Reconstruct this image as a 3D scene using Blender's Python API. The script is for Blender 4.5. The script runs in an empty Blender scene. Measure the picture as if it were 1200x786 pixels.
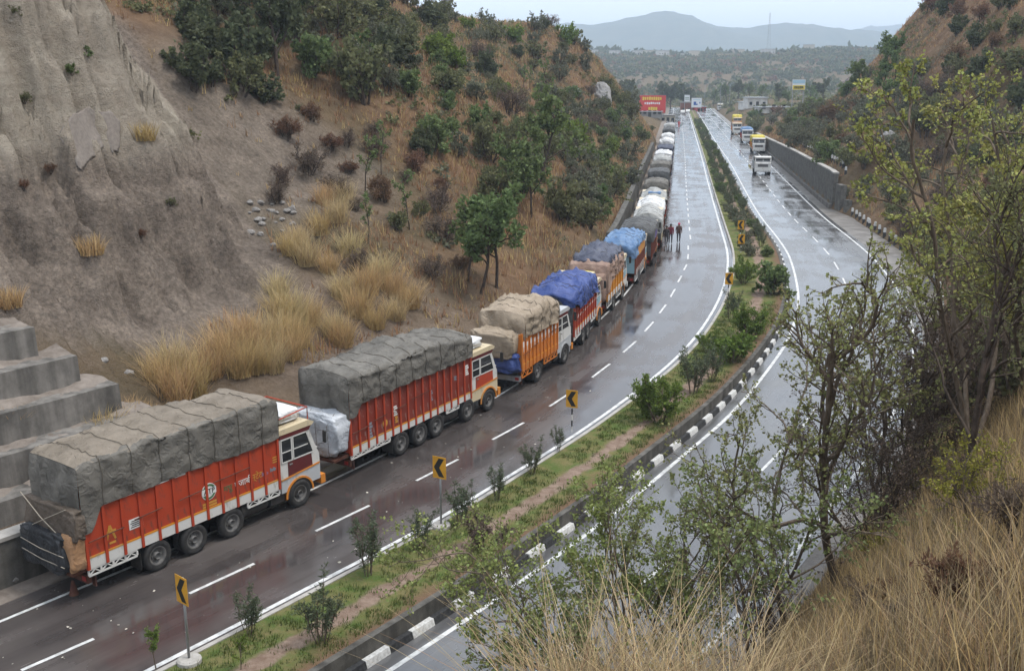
import bpy, bmesh, math, random
import numpy as np
from mathutils import Vector, Matrix
R = math.radians
SC = bpy.context.scene
COL = SC.collection

# ------------------------------------------------------------------ camera, sky, sun, exposure
CAM_H = 15.6            # eye height over the near road, metres
FPX = 1200.0            # focal length in photo pixels (photo is 1200 x 786)
YH = 90.0               # horizon row in the photo
PITCH = math.atan((393 - YH) / FPX)
cam = bpy.data.cameras.new('camera'); cam_o = bpy.data.objects.new('camera', cam); COL.objects.link(cam_o)
cam.sensor_fit = 'HORIZONTAL'; cam.sensor_width = 36.0; cam.lens = 36.0
cam.clip_start = 0.1; cam.clip_end = 12000
cam_o.location = (0, 0, CAM_H); cam_o.rotation_euler = (R(90) - PITCH, 0, 0)
SC.camera = cam_o
SUN_EL, SUN_ROT = R(66), R(98)
w = bpy.data.worlds.new('World'); SC.world = w; w.use_nodes = True
nt = w.node_tree; nt.nodes.clear()
sky = nt.nodes.new('ShaderNodeTexSky'); sky.sky_type = 'NISHITA'; sky.sun_disc = False
sky.sun_elevation = SUN_EL; sky.sun_rotation = SUN_ROT; sky.air_density = 1.5; sky.dust_density = 6.0
mx = nt.nodes.new('ShaderNodeMix'); mx.data_type = 'RGBA'; mx.inputs['Factor'].default_value = 0.86
mx.inputs['B'].default_value = (8.8, 9.6, 10.8, 1)       # even cloud cover
bg = nt.nodes.new('ShaderNodeBackground'); bg.inputs['Strength'].default_value = 0.1
out = nt.nodes.new('ShaderNodeOutputWorld')
nt.links.new(sky.outputs[0], mx.inputs['A']); nt.links.new(mx.outputs['Result'], bg.inputs[0]); nt.links.new(bg.outputs[0], out.inputs[0])
sl = bpy.data.lights.new('sun', 'SUN'); sl.energy = 1.5; sl.angle = R(16); sl.color = (1, .96, .9)
so = bpy.data.objects.new('sun', sl); COL.objects.link(so)
so.rotation_euler = Vector((math.sin(SUN_ROT) * math.cos(SUN_EL), math.cos(SUN_ROT) * math.cos(SUN_EL), math.sin(SUN_EL))).to_track_quat('Z', 'Y').to_euler()
SC.view_settings.view_transform = 'Standard'; SC.view_settings.look = 'None'
SC.view_settings.exposure = 0.74; SC.view_settings.gamma = 1.0; SC.view_settings.use_curve_mapping = False
SC.render.engine = 'CYCLES'; SC.cycles.use_denoising = True
SC.cycles.max_bounces = 6; SC.cycles.diffuse_bounces = 2; SC.cycles.glossy_bounces = 2; SC.cycles.transparent_max_bounces = 8
SC.cycles.volume_bounces = 0; SC.cycles.caustics_reflective = False; SC.cycles.caustics_refractive = False

# ------------------------------------------------------------------ noise and small maths
def _h(i, j, s):
    a = (i.astype(np.int64) * 374761393 + j.astype(np.int64) * 668265263 + s * 974634777) & 0xffffffff
    a = ((a ^ (a >> 13)) * 1274126177) & 0xffffffff
    return ((a ^ (a >> 16)) & 0xffff) / 65535.0
def vnoise(x, y, s=0):
    x = np.asarray(x, float); y = np.asarray(y, float)
    i = np.floor(x); j = np.floor(y); u = x - i; v = y - j
    u = u * u * (3 - 2 * u); v = v * v * (3 - 2 * v)
    a = _h(i, j, s); b = _h(i + 1, j, s); c = _h(i, j + 1, s); d = _h(i + 1, j + 1, s)
    return (a * (1 - u) + b * u) * (1 - v) + (c * (1 - u) + d * u) * v
def fbm(x, y, s=0, o=4):
    r = 0; a = .5; n = 0
    for k in range(o):
        r = r + a * (vnoise(x * 2 ** k + 17.3 * k, y * 2 ** k - 9.1 * k, s + k) * 2 - 1); n += a; a *= .5
    return r / n
def sstep(a, b, x):
    u = np.clip((np.asarray(x, float) - a) / (b - a), 0, 1); return u * u * (3 - 2 * u)
def smin(a, b, k):
    h = np.clip(.5 + .5 * (b - a) / k, 0, 1); return b * (1 - h) + a * h - k * h * (1 - h)
def smax(a, b, k): return -smin(-a, -b, k)

# ------------------------------------------------------------------ pixel -> direction -> point on a surface
def ray(px, py):
    x = (px - 600) / FPX; y = (py - 393) / FPX
    return np.array([x, math.cos(PITCH) - y * math.sin(PITCH), -(y * math.cos(PITCH) + math.sin(PITCH))])
def zr(Y): return 1.3 * sstep(33, 103, Y)                 # long profile of the left carriageway
def zR(Y): return zr(Y) - (.5 - .28 * sstep(45, 95, Y))   # the right carriageway lies lower
def P(px, py, zf=zr, dz=0):
    r = ray(px, py); Y = 50.
    for i in range(70):
        Y = .5 * Y + .5 * (float(zf(Y)) + dz - CAM_H) / r[2] * r[1]
    s = Y / r[1]
    return np.array([r[0] * s, Y, float(zf(Y)) + dz])

# ------------------------------------------------------------------ road curves
def spline(pts, step=1.0):
    pts = np.asarray(pts, float)
    q = np.vstack([2 * pts[0] - pts[1], pts, 2 * pts[-1] - pts[-2]]); o = []
    for k in range(1, len(q) - 2):
        p0, p1, p2, p3 = q[k - 1:k + 3]
        n = max(4, int(np.linalg.norm(p2 - p1) / .25))
        t = np.linspace(0, 1, n, endpoint=False)[:, None]
        o.append(.5 * (2 * p1 + (p2 - p0) * t + (2 * p0 - 5 * p1 + 4 * p2 - p3) * t ** 2 + (3 * p1 - p0 - 3 * p2 + p3) * t ** 3))
    o = np.vstack(o + [q[-2:-1]])
    L = np.r_[0, np.cumsum(np.linalg.norm(np.diff(o, axis=0), axis=1))]
    s = np.arange(0, L[-1], step)
    o = np.stack([np.interp(s, L, o[:, k]) for k in range(2)], 1)
    for it in range(8):
        o[1:-1] = .25 * o[:-2] + .5 * o[1:-1] + .25 * o[2:]
    return o
def tang(c):
    t = np.gradient(c, axis=0); return t / np.linalg.norm(t, axis=1)[:, None]
def nrmR(c):
    t = tang(c); return np.stack([t[:, 1], -t[:, 0]], 1)
def off(c, d): return c + nrmR(c) * (np.asarray(d)[:, None] if np.ndim(d) else d)
def nearest(c, p):
    """index of the nearest curve vertex, signed distance to the right of the curve"""
    p = np.atleast_2d(p); idx = np.empty(len(p), int)
    for k in range(0, len(p), 20000):
        q = p[k:k + 20000]
        idx[k:k + 20000] = np.argmin((q[:, :1] - c[None, :, 0]) ** 2 + (q[:, 1:2] - c[None, :, 1]) ** 2, axis=1)
    n = nrmR(c)
    return idx, ((p - c[idx]) * n[idx]).sum(1)
re_px = [(171.7, 786), (248, 747.7), (353, 693), (400, 667.5), (483.7, 625.6), (574.7, 571), (631, 536.4), (684, 503), (754, 452.2), (778.4, 432), (801.5, 410.8), (824, 383), (843, 350), (852, 320), (852.6, 296.5), (848, 279), (842, 258.5), (829, 211.6), (820, 176.5), (808.7, 138.5)]
rl_px = [(454.6, 786), (540, 732.5), (599, 688.7), (665.4, 642.6), (710, 608.3), (746, 580), (803.5, 531), (861, 481), (912, 417), (926, 392), (936, 350), (926, 303), (912, 280), (884.8, 243.8), (855.5, 191), (838, 165), (822, 138.5)]
rr_px = [(800, 786), (839.6, 749), (883, 703), (912.5, 668), (950, 626), (1010, 545), (1044, 492), (1063.6, 445.6), (1072, 407), (1068, 372), (1045, 328), (1013.6, 293.7), (962, 251.7), (906.7, 198)]
def curve_from(px, zf, yend=620):
    q = [P(*p, zf)[:2] for p in px]
    d = q[0] - q[2]; d /= np.linalg.norm(d); q = [q[0] + d * 40, q[0] + d * 20] + q
    d = q[-1] - q[-2]; d /= np.linalg.norm(d)
    L = (yend - q[-1][1]) / d[1]
    if L > 0: q += [q[-1] + d * L * .5, q[-1] + d * L]
    return spline(q)
RE = curve_from(re_px, zr)
RL = curve_from(rl_px, zR)
_rr = curve_from(rr_px, zR, 260)
_i, _d = nearest(_rr, RL)
wR = np.clip(-_d, 6.3, 9.0); wR[RL[:, 1] > 215] = 6.8
for _k in range(60): wR[1:-1] = .25 * wR[:-2] + .5 * wR[1:-1] + .25 * wR[2:]
RR = off(RL, wR)
_ye = RE[:, 1]
OLE = 5.75 + .75 * sstep(44, 62, _ye) * (1 - .4 * sstep(75, 95, _ye))     # left edge line, metres left of RE
OTL = np.interp(_ye, [30, 36, 52, 62, 78, 100], [7.65, 7.9, 8.9, 9.6, 9.6, 9.0])   # foot of the left wall
TL = off(RE, -OTL)
_yR = RR[:, 1]
oTR = 1.4 + 1.6 * sstep(60, 80, _yR) * (1 - sstep(108, 118, _yR)) + .5 * sstep(108, 118, _yR)
TR = off(RR, oTR)

# ------------------------------------------------------------------ terrain height
CLIFF = np.array([(-62, 8), (-24, 31), (-18, 40), (-12.3, 52), (-14.5, 59.5), (-24, 68), (-70, 76)], float)
_cl = []
for a, b in zip(CLIFF[:-1], CLIFF[1:]):
    n = max(2, int(np.linalg.norm(b - a))); _cl.append(a + (b - a) * np.linspace(0, 1, n, endpoint=False)[:, None])
CL = np.vstack(_cl + [CLIFF[-1:]])
for _k in range(3): CL[1:-1] = .25 * CL[:-2] + .5 * CL[1:-1] + .25 * CL[2:]
MID_H = 40.0
def far_z(x, y):
    m = sstep(620, 1250, y) * (MID_H + 14 * fbm(x / 260, y / 260, 5)) * (1 - .2 * sstep(1250, 1600, y))
    return m
def terrain(x, y):
    x = np.asarray(x, float).ravel(); y = np.asarray(y, float).ravel(); p = np.stack([x, y], 1)
    iL, sL = nearest(TL, p); iR, sR = nearest(TR, p)
    dl = -sL; dr = sR
    z = zr(y) - 1.05 + 2.6 * sstep(560, 610, y)
    n1 = fbm(x / 15, y / 15, 3, 4); n2 = fbm(x / 3.5, y / 3.5, 8, 4)
    far = far_z(x, y)
    # ---- left hill
    Y = TL[iL, 1]
    k = np.interp(Y, [34, 38, 50, 58, 72, 82, 150, 185, 225, 500], [.8, .42, .42, .45, .55, .74, .78, 1.4, 1.5, .7])
    Hc = np.interp(Y, [30, 80, 105, 145, 180, 206, 220, 234, 250, 500], [33, 33, 27, 22.5, 21.5, 20, 12, 3, 1.2, 2.0])
    d = np.maximum(dl, 0)
    base = np.interp(Y, [34, 39, 48, 56, 190, 230, 240], [.7, .8, .25, .9, 1.3, .8, .1])
    h = smin(k * d + .3 * np.maximum(d - 16, 0) * sstep(82, 60, Y), Hc, 5.0) + base * sstep(0, .5, d)
    h = h + n1 * 2.3 * sstep(3, 14, d) * sstep(3, 9, Hc) + n2 * .45 * sstep(.8, 5, d)
    hl = zr(y) + h
    ic, sc = nearest(CL, p); di = -sc       # inside is to the left of the path A..G
    _t = tang(CL); al = ic + ((p - CL[ic]) * _t[ic]).sum(1)          # distance along the foot of the cliff
    wv = al + 1.5 * fbm(x / 5, y / 5, 12, 3) + .35 * fbm(x / 1.2, y / 1.2, 13, 3)
    def crease(n, w): return 1 - np.minimum(1, np.abs(n) / w)        # V-shaped runnels down the face
    rill = 1.5 * crease(fbm(wv * .11, di * .035 + 3, 21, 2), .3) + .8 * crease(fbm(wv * .33 + 5, di * .09, 25, 2), .22) + .38 * crease(fbm(wv * .9, di * .25 + 2, 53, 3), .2)
    lump = .75 * fbm(x / 6, y / 6, 33, 2) + .6 * fbm(x / 1.9, y / 1.9, 40, 4) + .42 * fbm(x / .55, y / .55, 57, 3) + .5 * (np.abs(fbm(x / 3.2, y / 3.2, 44, 4)) - .2)
    dd = di + .9 + (lump - rill) * sstep(-1, 1.5, di)
    zc = 3.0 + np.where(dd < 4.6, 1.95 * dd, 1.95 * 4.6 + 2.6 * (dd - 4.6))
    zc = smin(zc, 30 + .25 * di, 4) + .25 * n2
    st = zc + 1.2 * n1 + .5 * n2; zc = zc + .22 * np.sin(st * 2.1 + 3 * fbm(al * .1, st * .2, 61, 2)) * sstep(1, 3, di)
    hl = np.where(di > -3, smax(hl, zc, 1.0), hl)
    # ---- right bank and right hill
    Y = TR[iR, 1]; d = np.maximum(dr, 0)
    near = 1.3 * np.minimum(d, 4.0) + 1.25 * np.clip(d - 4.0, 0, 8) + .25 * np.maximum(d - 11, 0)
    mid = .62 * d
    wall = np.interp(Y, [100, 116, 119, 165, 235, 255], [.4, .7, 3.4, 3.0, 1.6, .3])
    hill = wall * sstep(0, .6, d) + .56 * np.minimum(d, 11) + np.maximum(d - 11, 0) * np.interp(Y, [100, 125, 200, 225, 245], [.5, 1.25, 1.25, .7, .1])
    hill = smin(hill, np.interp(Y, [150, 200, 232, 260], [46, 34, 12, 5]), 5)
    a = sstep(38, 66, Y); b = sstep(86, 112, Y)
    h = (near * (1 - a) + mid * a) * (1 - b) + hill * b
    h = h + n1 * 1.8 * sstep(3, 12, d) * sstep(45, 75, Y) + n2 * (.15 + .25 * a) * sstep(.6, 4, d)
    hr = zR(y) + h
    rr_ = np.hypot(x, y); ledge = 13.95 - .5 * rr_ - 2.5 * np.maximum(0, rr_ - 8.6) - 2.2 * np.maximum(0, .3 - x) - .35 * np.maximum(0, x - 2.2)   # shelf the viewer stands on
    hr = smax(hr, ledge + .2 * n2, .3)
    z = np.where(dr > -1.2, np.maximum(z, zR(y) + 1.2 * np.minimum(dr, 0) - .02), z)
    z = np.where(dl > 0, hl, np.where(dr > 0, hr, z))
    return z + far, dl, dr, di
def tz(x, y): return float(terrain([x], [y])[0][0])
_GX, _GY, _GS = -80., -24., .6
_gx = np.arange(_GX, 170, _GS); _gy = np.arange(_GY, 440, _GS)
_GZ = terrain(*[a.ravel() for a in np.meshgrid(_gx, _gy)])[0].reshape(len(_gy), len(_gx))
def gz(x, y):
    u = np.clip((x - _GX) / _GS, 0, len(_gx) - 1.01); v = np.clip((y - _GY) / _GS, 0, len(_gy) - 1.01); i = u.astype(int); j = v.astype(int); u = u - i; v = v - j
    return (_GZ[j, i] * (1 - u) + _GZ[j, i + 1] * u) * (1 - v) + (_GZ[j + 1, i] * (1 - u) + _GZ[j + 1, i + 1] * u) * v
def hit(px, py, t0=4.0, t1=430.0):
    """where the sight line of a photo pixel meets the terrain"""
    r = ray(px, py); t = np.geomspace(t0, t1, 1400)
    q = np.array([0, 0, CAM_H]) + r[None, :] * t[:, None]
    g = np.where(q[:, 2] < gz(q[:, 0], q[:, 1]))[0]
    k = g[0] if len(g) else len(t) - 1
    return np.array([q[k, 0], q[k, 1], gz(q[k:k + 1, 0], q[k:k + 1, 1])[0]])
def qY(px, Y):
    """the point of the terrain seen in photo column px at forward distance Y"""
    x = 0.
    for i in range(8):
        z = float(gz(np.array([x]), np.array([Y]))[0]); x = (px - 600) / FPX * (Y * math.cos(PITCH) + (CAM_H - z) * math.sin(PITCH))
    return np.array([x, Y, z])

# ------------------------------------------------------------------ materials
MATS = {}
def mat(name, col, rough=.8, spec=.3, metal=0., noise=None, bump=0., bscale=30., col2=None, nscale=4., detail=6., rand=0., rand_h=0., coords='Object', stretch=None, trans=0.):
    """one Principled material; a noise mixes col with col2, 'rand' varies brightness per loose piece"""
    if name in MATS: return MATS[name]
    m = bpy.data.materials.new(name); m.use_nodes = True; nt = m.node_tree; b = nt.nodes['Principled BSDF']
    b.inputs['Roughness'].default_value = rough; b.inputs['Specular IOR Level'].default_value = spec; b.inputs['Metallic'].default_value = metal
    N = nt.nodes.new; L = nt.links.new
    tc = N('ShaderNodeTexCoord'); vec = tc.outputs[coords]
    if coords == 'Position':
        pass
    if stretch:
        mp = N('ShaderNodeMapping'); mp.inputs['Scale'].default_value = stretch; L(vec, mp.inputs[0]); vec = mp.outputs[0]
    src = None
    if col2:
        n = N('ShaderNodeTexNoise'); n.inputs['Scale'].default_value = nscale; n.inputs['Detail'].default_value = detail; n.inputs['Roughness'].default_value = .65
        L(vec, n.inputs['Vector'])
        r = N('ShaderNodeValToRGB'); r.color_ramp.elements[0].position = .36; r.color_ramp.elements[1].position = .64
        r.color_ramp.elements[0].color = (*col, 1); r.color_ramp.elements[1].color = (*col2, 1)
        L(n.outputs[0], r.inputs[0]); src = r.outputs[0]
    if rand or rand_h:
        g = N('ShaderNodeNewGeometry'); hs = N('ShaderNodeHueSaturation')
        mr = N('ShaderNodeMapRange'); mr.inputs['To Min'].default_value = 1 - rand; mr.inputs['To Max'].default_value = 1 + rand
        L(g.outputs['Random Per Island'], mr.inputs[0]); L(mr.outputs[0], hs.inputs['Value'])
        wn = N('ShaderNodeTexWhiteNoise'); wn.noise_dimensions = '1D'; L(g.outputs['Random Per Island'], wn.inputs['W'])
        oi = N('ShaderNodeObjectInfo'); ad = N('ShaderNodeMath'); ad.operation = 'ADD'; L(wn.outputs[0], ad.inputs[0]); L(oi.outputs['Random'], ad.inputs[1])
        m2 = N('ShaderNodeMapRange'); m2.inputs['From Max'].default_value = 2; m2.inputs['To Min'].default_value = .5 - rand_h; m2.inputs['To Max'].default_value = .5 + rand_h
        L(ad.outputs[0], m2.inputs[0]); L(m2.outputs[0], hs.inputs['Hue'])
        if src: L(src, hs.inputs['Color'])
        else: hs.inputs['Color'].default_value = (*col, 1)
        src = hs.outputs[0]
    if src: L(src, b.inputs['Base Color'])
    else: b.inputs['Base Color'].default_value = (*col, 1)
    if trans:
        b.inputs['Subsurface Weight'].default_value = 0
    if bump:
        n = N('ShaderNodeTexNoise'); n.inputs['Scale'].default_value = bscale; n.inputs['Detail'].default_value = 8; L(vec, n.inputs['Vector'])
        bp = N('ShaderNodeBump'); bp.inputs['Strength'].default_value = bump; bp.inputs['Distance'].default_value = .05
        L(n.outputs[0], bp.inputs['Height']); L(bp.outputs[0], b.inputs['Normal'])
    MATS[name] = m; return m

def ground_mat():
    """soil and dry-grass slope colours; 'zone' vertex colour: r = bare clay, g = reddish dry grass, b = pale clay"""
    m = bpy.data.materials.new('hill_soil'); m.use_nodes = True; nt = m.node_tree; b = nt.nodes['Principled BSDF']; N = nt.nodes.new; L = nt.links.new
    b.inputs['Roughness'].default_value = .95; b.inputs['Specular IOR Level'].default_value = .1
    tc = N('ShaderNodeTexCoord'); at = N('ShaderNodeAttribute'); at.attribute_name = 'zone'; sp = N('ShaderNodeSeparateColor'); L(at.outputs['Color'], sp.inputs[0])
    def ramp(scale, c0, c1, detail=8, st=None):
        v = tc.outputs['Object']
        if st:
            mp = N('ShaderNodeMapping'); mp.inputs['Scale'].default_value = st; L(v, mp.inputs[0]); v = mp.outputs[0]
        n = N('ShaderNodeTexNoise'); n.inputs['Scale'].default_value = scale; n.inputs['Detail'].default_value = detail; n.inputs['Roughness'].default_value = .68; L(v, n.inputs['Vector'])
        r = N('ShaderNodeValToRGB'); r.color_ramp.elements[0].position = .35; r.color_ramp.elements[1].position = .65
        r.color_ramp.elements[0].color = (*c0, 1); r.color_ramp.elements[1].color = (*c1, 1); L(n.outputs[0], r.inputs[0]); return r.outputs[0], n.outputs[0]
    clay, nc = ramp(.55, (.17, .14, .115), (.30, .25, .205))
    clay2, _ = ramp(5, (.6, .6, .6), (1.2, 1.17, 1.15), 12)
    mul = N('ShaderNodeMix'); mul.data_type = 'RGBA'; mul.blend_type = 'MULTIPLY'; mul.inputs['Factor'].default_value = 1; L(clay, mul.inputs['A']); L(clay2, mul.inputs['B'])
    pale, _ = ramp(.8, (.36, .31, .245), (.50, .445, .36), st=(1, 1, 2.2))
    grass, _ = ramp(.5, (.145, .088, .052), (.25, .158, .092))
    veg, _ = ramp(.7, (.08, .07, .04), (.15, .115, .07))
    def mixc(a, c, f):
        q = N('ShaderNodeMix'); q.data_type = 'RGBA'; L(a, q.inputs['A']); L(c, q.inputs['B']); L(f, q.inputs['Factor']); return q.outputs['Result']
    c = mixc(veg, grass, sp.outputs['Green']); c = mixc(c, mul.outputs['Result'], sp.outputs['Red']); c = mixc(c, pale, sp.outputs['Blue'])
    L(c, b.inputs['Base Color'])
    n1 = N('ShaderNodeTexNoise'); n1.inputs['Scale'].default_value = 2.6; n1.inputs['Detail'].default_value = 10; n1.inputs['Roughness'].default_value = .7; L(tc.outputs['Object'], n1.inputs['Vector'])
    bp = N('ShaderNodeBump'); bp.inputs['Strength'].default_value = 1.; bp.inputs['Distance'].default_value = .3; L(n1.outputs[0], bp.inputs['Height'])
    n2 = N('ShaderNodeTexNoise'); n2.inputs['Scale'].default_value = 17; n2.inputs['Detail'].default_value = 8; L(tc.outputs['Object'], n2.inputs['Vector'])
    b2 = N('ShaderNodeBump'); b2.inputs['Strength'].default_value = .9; b2.inputs['Distance'].default_value = .08; L(n2.outputs[0], b2.inputs['Height']); L(bp.outputs[0], b2.inputs['Normal'])
    L(b2.outputs[0], b.inputs['Normal'])
    MATS['hill_soil'] = m; return m

def road_mat(name, c0, c1, wet):
    """wet asphalt: streaked film of water (low roughness) over dark aggregate"""
    m = bpy.data.materials.new(name); m.use_nodes = True; nt = m.node_tree; b = nt.nodes['Principled BSDF']; N = nt.nodes.new; L = nt.links.new
    tc = N('ShaderNodeTexCoord'); uv = N('ShaderNodeUVMap')
    mp = N('ShaderNodeMapping'); mp.inputs['Scale'].default_value = (.05, .75, 1); L(uv.outputs[0], mp.inputs[0])
    n = N('ShaderNodeTexNoise'); n.inputs['Scale'].default_value = 1.; n.inputs['Detail'].default_value = 7; n.inputs['Roughness'].default_value = .6; L(mp.outputs[0], n.inputs['Vector'])
    r = N('ShaderNodeValToRGB'); r.color_ramp.elements[0].position = .35; r.color_ramp.elements[1].position = .7
    r.color_ramp.elements[0].color = (*c0, 1); r.color_ramp.elements[1].color = (*c1, 1); L(n.outputs[0], r.inputs[0])
    n2 = N('ShaderNodeTexNoise'); n2.inputs['Scale'].default_value = .35; n2.inputs['Detail'].default_value = 5; L(tc.outputs['Object'], n2.inputs['Vector'])
    r2 = N('ShaderNodeValToRGB'); r2.color_ramp.elements[0].position = .35; r2.color_ramp.elements[1].position = .65
    r2.color_ramp.elements[0].color = (.8, .78, .78, 1); r2.color_ramp.elements[1].color = (1.2, 1.18, 1.15, 1); L(n2.outputs[0], r2.inputs[0])
    q = N('ShaderNodeMix'); q.data_type = 'RGBA'; q.blend_type = 'MULTIPLY'; q.inputs['Factor'].default_value = 1; L(r.outputs[0], q.inputs['A']); L(r2.outputs[0], q.inputs['B'])
    L(q.outputs['Result'], b.inputs['Base Color'])
    ad = N('ShaderNodeMath'); ad.operation = 'ADD'; L(n.outputs[0], ad.inputs[0]); L(n2.outputs[0], ad.inputs[1])
    mr = N('ShaderNodeMapRange'); mr.inputs['From Min'].default_value = .84; mr.inputs['From Max'].default_value = 1.16
    mr.inputs['To Min'].default_value = wet[0]; mr.inputs['To Max'].default_value = wet[1]; L(ad.outputs[0], mr.inputs[0]); L(mr.outputs[0], b.inputs['Roughness'])
    b.inputs['Specular IOR Level'].default_value = wet[2]
    n3 = N('ShaderNodeTexNoise'); n3.inputs['Scale'].default_value = 45; n3.inputs['Detail'].default_value = 3; L(tc.outputs['Object'], n3.inputs['Vector'])
    bp = N('ShaderNodeBump'); bp.inputs['Strength'].default_value = .06; bp.inputs['Distance'].default_value = .008; L(n3.outputs[0], bp.inputs['Height']); L(bp.outputs[0], b.inputs['Normal'])
    MATS[name] = m; return m

def median_mat():
    """turf with a worn earth path along its middle (V of the UV map runs across)"""
    m = bpy.data.materials.new('median_turf'); m.use_nodes = True; nt = m.node_tree; b = nt.nodes['Principled BSDF']; N = nt.nodes.new; L = nt.links.new
    b.inputs['Roughness'].default_value = .95; b.inputs['Specular IOR Level'].default_value = .1
    tc = N('ShaderNodeTexCoord'); uv = N('ShaderNodeUVMap'); sp = N('ShaderNodeSeparateXYZ'); L(uv.outputs[0], sp.inputs[0])
    def noise(s, d=6):
        n = N('ShaderNodeTexNoise'); n.inputs['Scale'].default_value = s; n.inputs['Detail'].default_value = d; n.inputs['Roughness'].default_value = .65; L(tc.outputs['Object'], n.inputs['Vector']); return n.outputs[0]
    def ramp(f, p0, p1, c0, c1):
        r = N('ShaderNodeValToRGB'); r.color_ramp.elements[0].position = p0; r.color_ramp.elements[1].position = p1
        r.color_ramp.elements[0].color = (*c0, 1); r.color_ramp.elements[1].color = (*c1, 1); L(f, r.inputs[0]); return r.outputs[0]
    turf = ramp(noise(1.6), .38, .62, (.08, .115, .03), (.16, .14, .06))
    soil = ramp(noise(3), .35, .65, (.17, .115, .085), (.27, .20, .155))
    a = N('ShaderNodeMath'); a.operation = 'SUBTRACT'; L(sp.outputs['Y'], a.inputs[0]); a.inputs[1].default_value = .54
    ab = N('ShaderNodeMath'); ab.operation = 'ABSOLUTE'; L(a.outputs[0], ab.inputs[0])
    nn = N('ShaderNodeMath'); nn.operation = 'MULTIPLY_ADD'; L(noise(.8), nn.inputs[0]); nn.inputs[1].default_value = .34; nn.inputs[2].default_value = -.17
    sm = N('ShaderNodeMath'); sm.operation = 'ADD'; L(ab.outputs[0], sm.inputs[0]); L(nn.outputs[0], sm.inputs[1])
    mr = N('ShaderNodeMapRange'); mr.interpolation_type = 'SMOOTHSTEP'; mr.inputs['From Min'].default_value = .06; mr.inputs['From Max'].default_value = .13; mr.inputs['To Min'].default_value = 1; mr.inputs['To Max'].default_value = 0
    L(sm.outputs[0], mr.inputs[0])
    q = N('ShaderNodeMix'); q.data_type = 'RGBA'; L(turf, q.inputs['A']); L(soil, q.inputs['B']); L(mr.outputs[0], q.inputs['Factor'])
    # bare reddish strip toward the drop to the lower carriageway
    m2 = N('ShaderNodeMapRange'); m2.interpolation_type = 'SMOOTHSTEP'; m2.inputs['From Min'].default_value = .72; m2.inputs['From Max'].default_value = .95
    s2 = N('ShaderNodeMath'); s2.operation = 'ADD'; L(sp.outputs['Y'], s2.inputs[0]); L(nn.outputs[0], s2.inputs[1]); L(s2.outputs[0], m2.inputs[0])
    q2 = N('ShaderNodeMix'); q2.data_type = 'RGBA'; L(q.outputs['Result'], q2.inputs['A']); q2.inputs['B'].default_value = (.15, .095, .06, 1); L(m2.outputs[0], q2.inputs['Factor'])
    L(q2.outputs['Result'], b.inputs['Base Color'])
    bp = N('ShaderNodeBump'); bp.inputs['Strength'].default_value = .7; bp.inputs['Distance'].default_value = .08; L(noise(9), bp.inputs['Height']); L(bp.outputs[0], b.inputs['Normal'])
    MATS['median_turf'] = m; return m

def wall_mat(name, c0, c1, bricks=None, stain=.5):
    """weathered concrete or stone masonry with vertical water stains"""
    m = bpy.data.materials.new(name); m.use_nodes = True; nt = m.node_tree; b = nt.nodes['Principled BSDF']; N = nt.nodes.new; L = nt.links.new
    b.inputs['Roughness'].default_value = .9; b.inputs['Specular IOR Level'].default_value = .2
    tc = N('ShaderNodeTexCoord'); uv = N('ShaderNodeUVMap')
    n = N('ShaderNodeTexNoise'); n.inputs['Scale'].default_value = 1.4; n.inputs['Detail'].default_value = 8; n.inputs['Roughness'].default_value = .7; L(tc.outputs['Object'], n.inputs['Vector'])
    r = N('ShaderNodeValToRGB'); r.color_ramp.elements[0].position = .33; r.color_ramp.elements[1].position = .67
    r.color_ramp.elements[0].color = (*c0, 1); r.color_ramp.elements[1].color = (*c1, 1); L(n.outputs[0], r.inputs[0])
    mp = N('ShaderNodeMapping'); mp.inputs['Scale'].default_value = (2.2, 2.2, .12); L(tc.outputs['Object'], mp.inputs[0])
    n2 = N('ShaderNodeTexNoise'); n2.inputs['Scale'].default_value = 1.; n2.inputs['Detail'].default_value = 5; L(mp.outputs[0], n2.inputs['Vector'])
    r2 = N('ShaderNodeValToRGB'); r2.color_ramp.elements[0].position = .35; r2.color_ramp.elements[1].position = .6
    r2.color_ramp.elements[0].color = (stain, stain, stain, 1); r2.color_ramp.elements[1].color = (1, 1, 1, 1); L(n2.outputs[0], r2.inputs[0])
    q = N('ShaderNodeMix'); q.data_type = 'RGBA'; q.blend_type = 'MULTIPLY'; q.inputs['Factor'].default_value = 1; L(r.outputs[0], q.inputs['A']); L(r2.outputs[0], q.inputs['B'])
    col = q.outputs['Result']; hgt = n.outputs[0]
    if bricks:
        v = N('ShaderNodeTexVoronoi'); v.feature = 'DISTANCE_TO_EDGE'; v.inputs['Scale'].default_value = bricks; L(tc.outputs['Object'], v.inputs['Vector'])
        mr = N('ShaderNodeMapRange'); mr.inputs['From Max'].default_value = .07; mr.inputs['To Min'].default_value = .45; L(v.outputs['Distance'], mr.inputs[0])
        q3 = N('ShaderNodeMix'); q3.data_type = 'RGBA'; q3.blend_type = 'MULTIPLY'; q3.inputs['Factor'].default_value = 1; L(col, q3.inputs['A'])
        cc = N('ShaderNodeCombineColor'); [L(mr.outputs[0], cc.inputs[k]) for k in range(3)]; L(cc.outputs[0], q3.inputs['B']); col = q3.outputs['Result']; hgt = mr.outputs[0]
    L(col, b.inputs['Base Color'])
    bp = N('ShaderNodeBump'); bp.inputs['Strength'].default_value = .6; bp.inputs['Distance'].default_value = .05; L(hgt, bp.inputs['Height']); L(bp.outputs[0], b.inputs['Normal'])
    MATS[name] = m; return m
ground_mat(); median_mat()
road_mat('wet_asphalt', (.048, .042, .041), (.100, .088, .083), (.035, .34, .8))
road_mat('wet_asphalt_grey', (.085, .085, .087), (.145, .145, .147), (.035, .34, .8))
wall_mat('concrete_wall', (.135, .125, .112), (.24, .222, .20))
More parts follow.
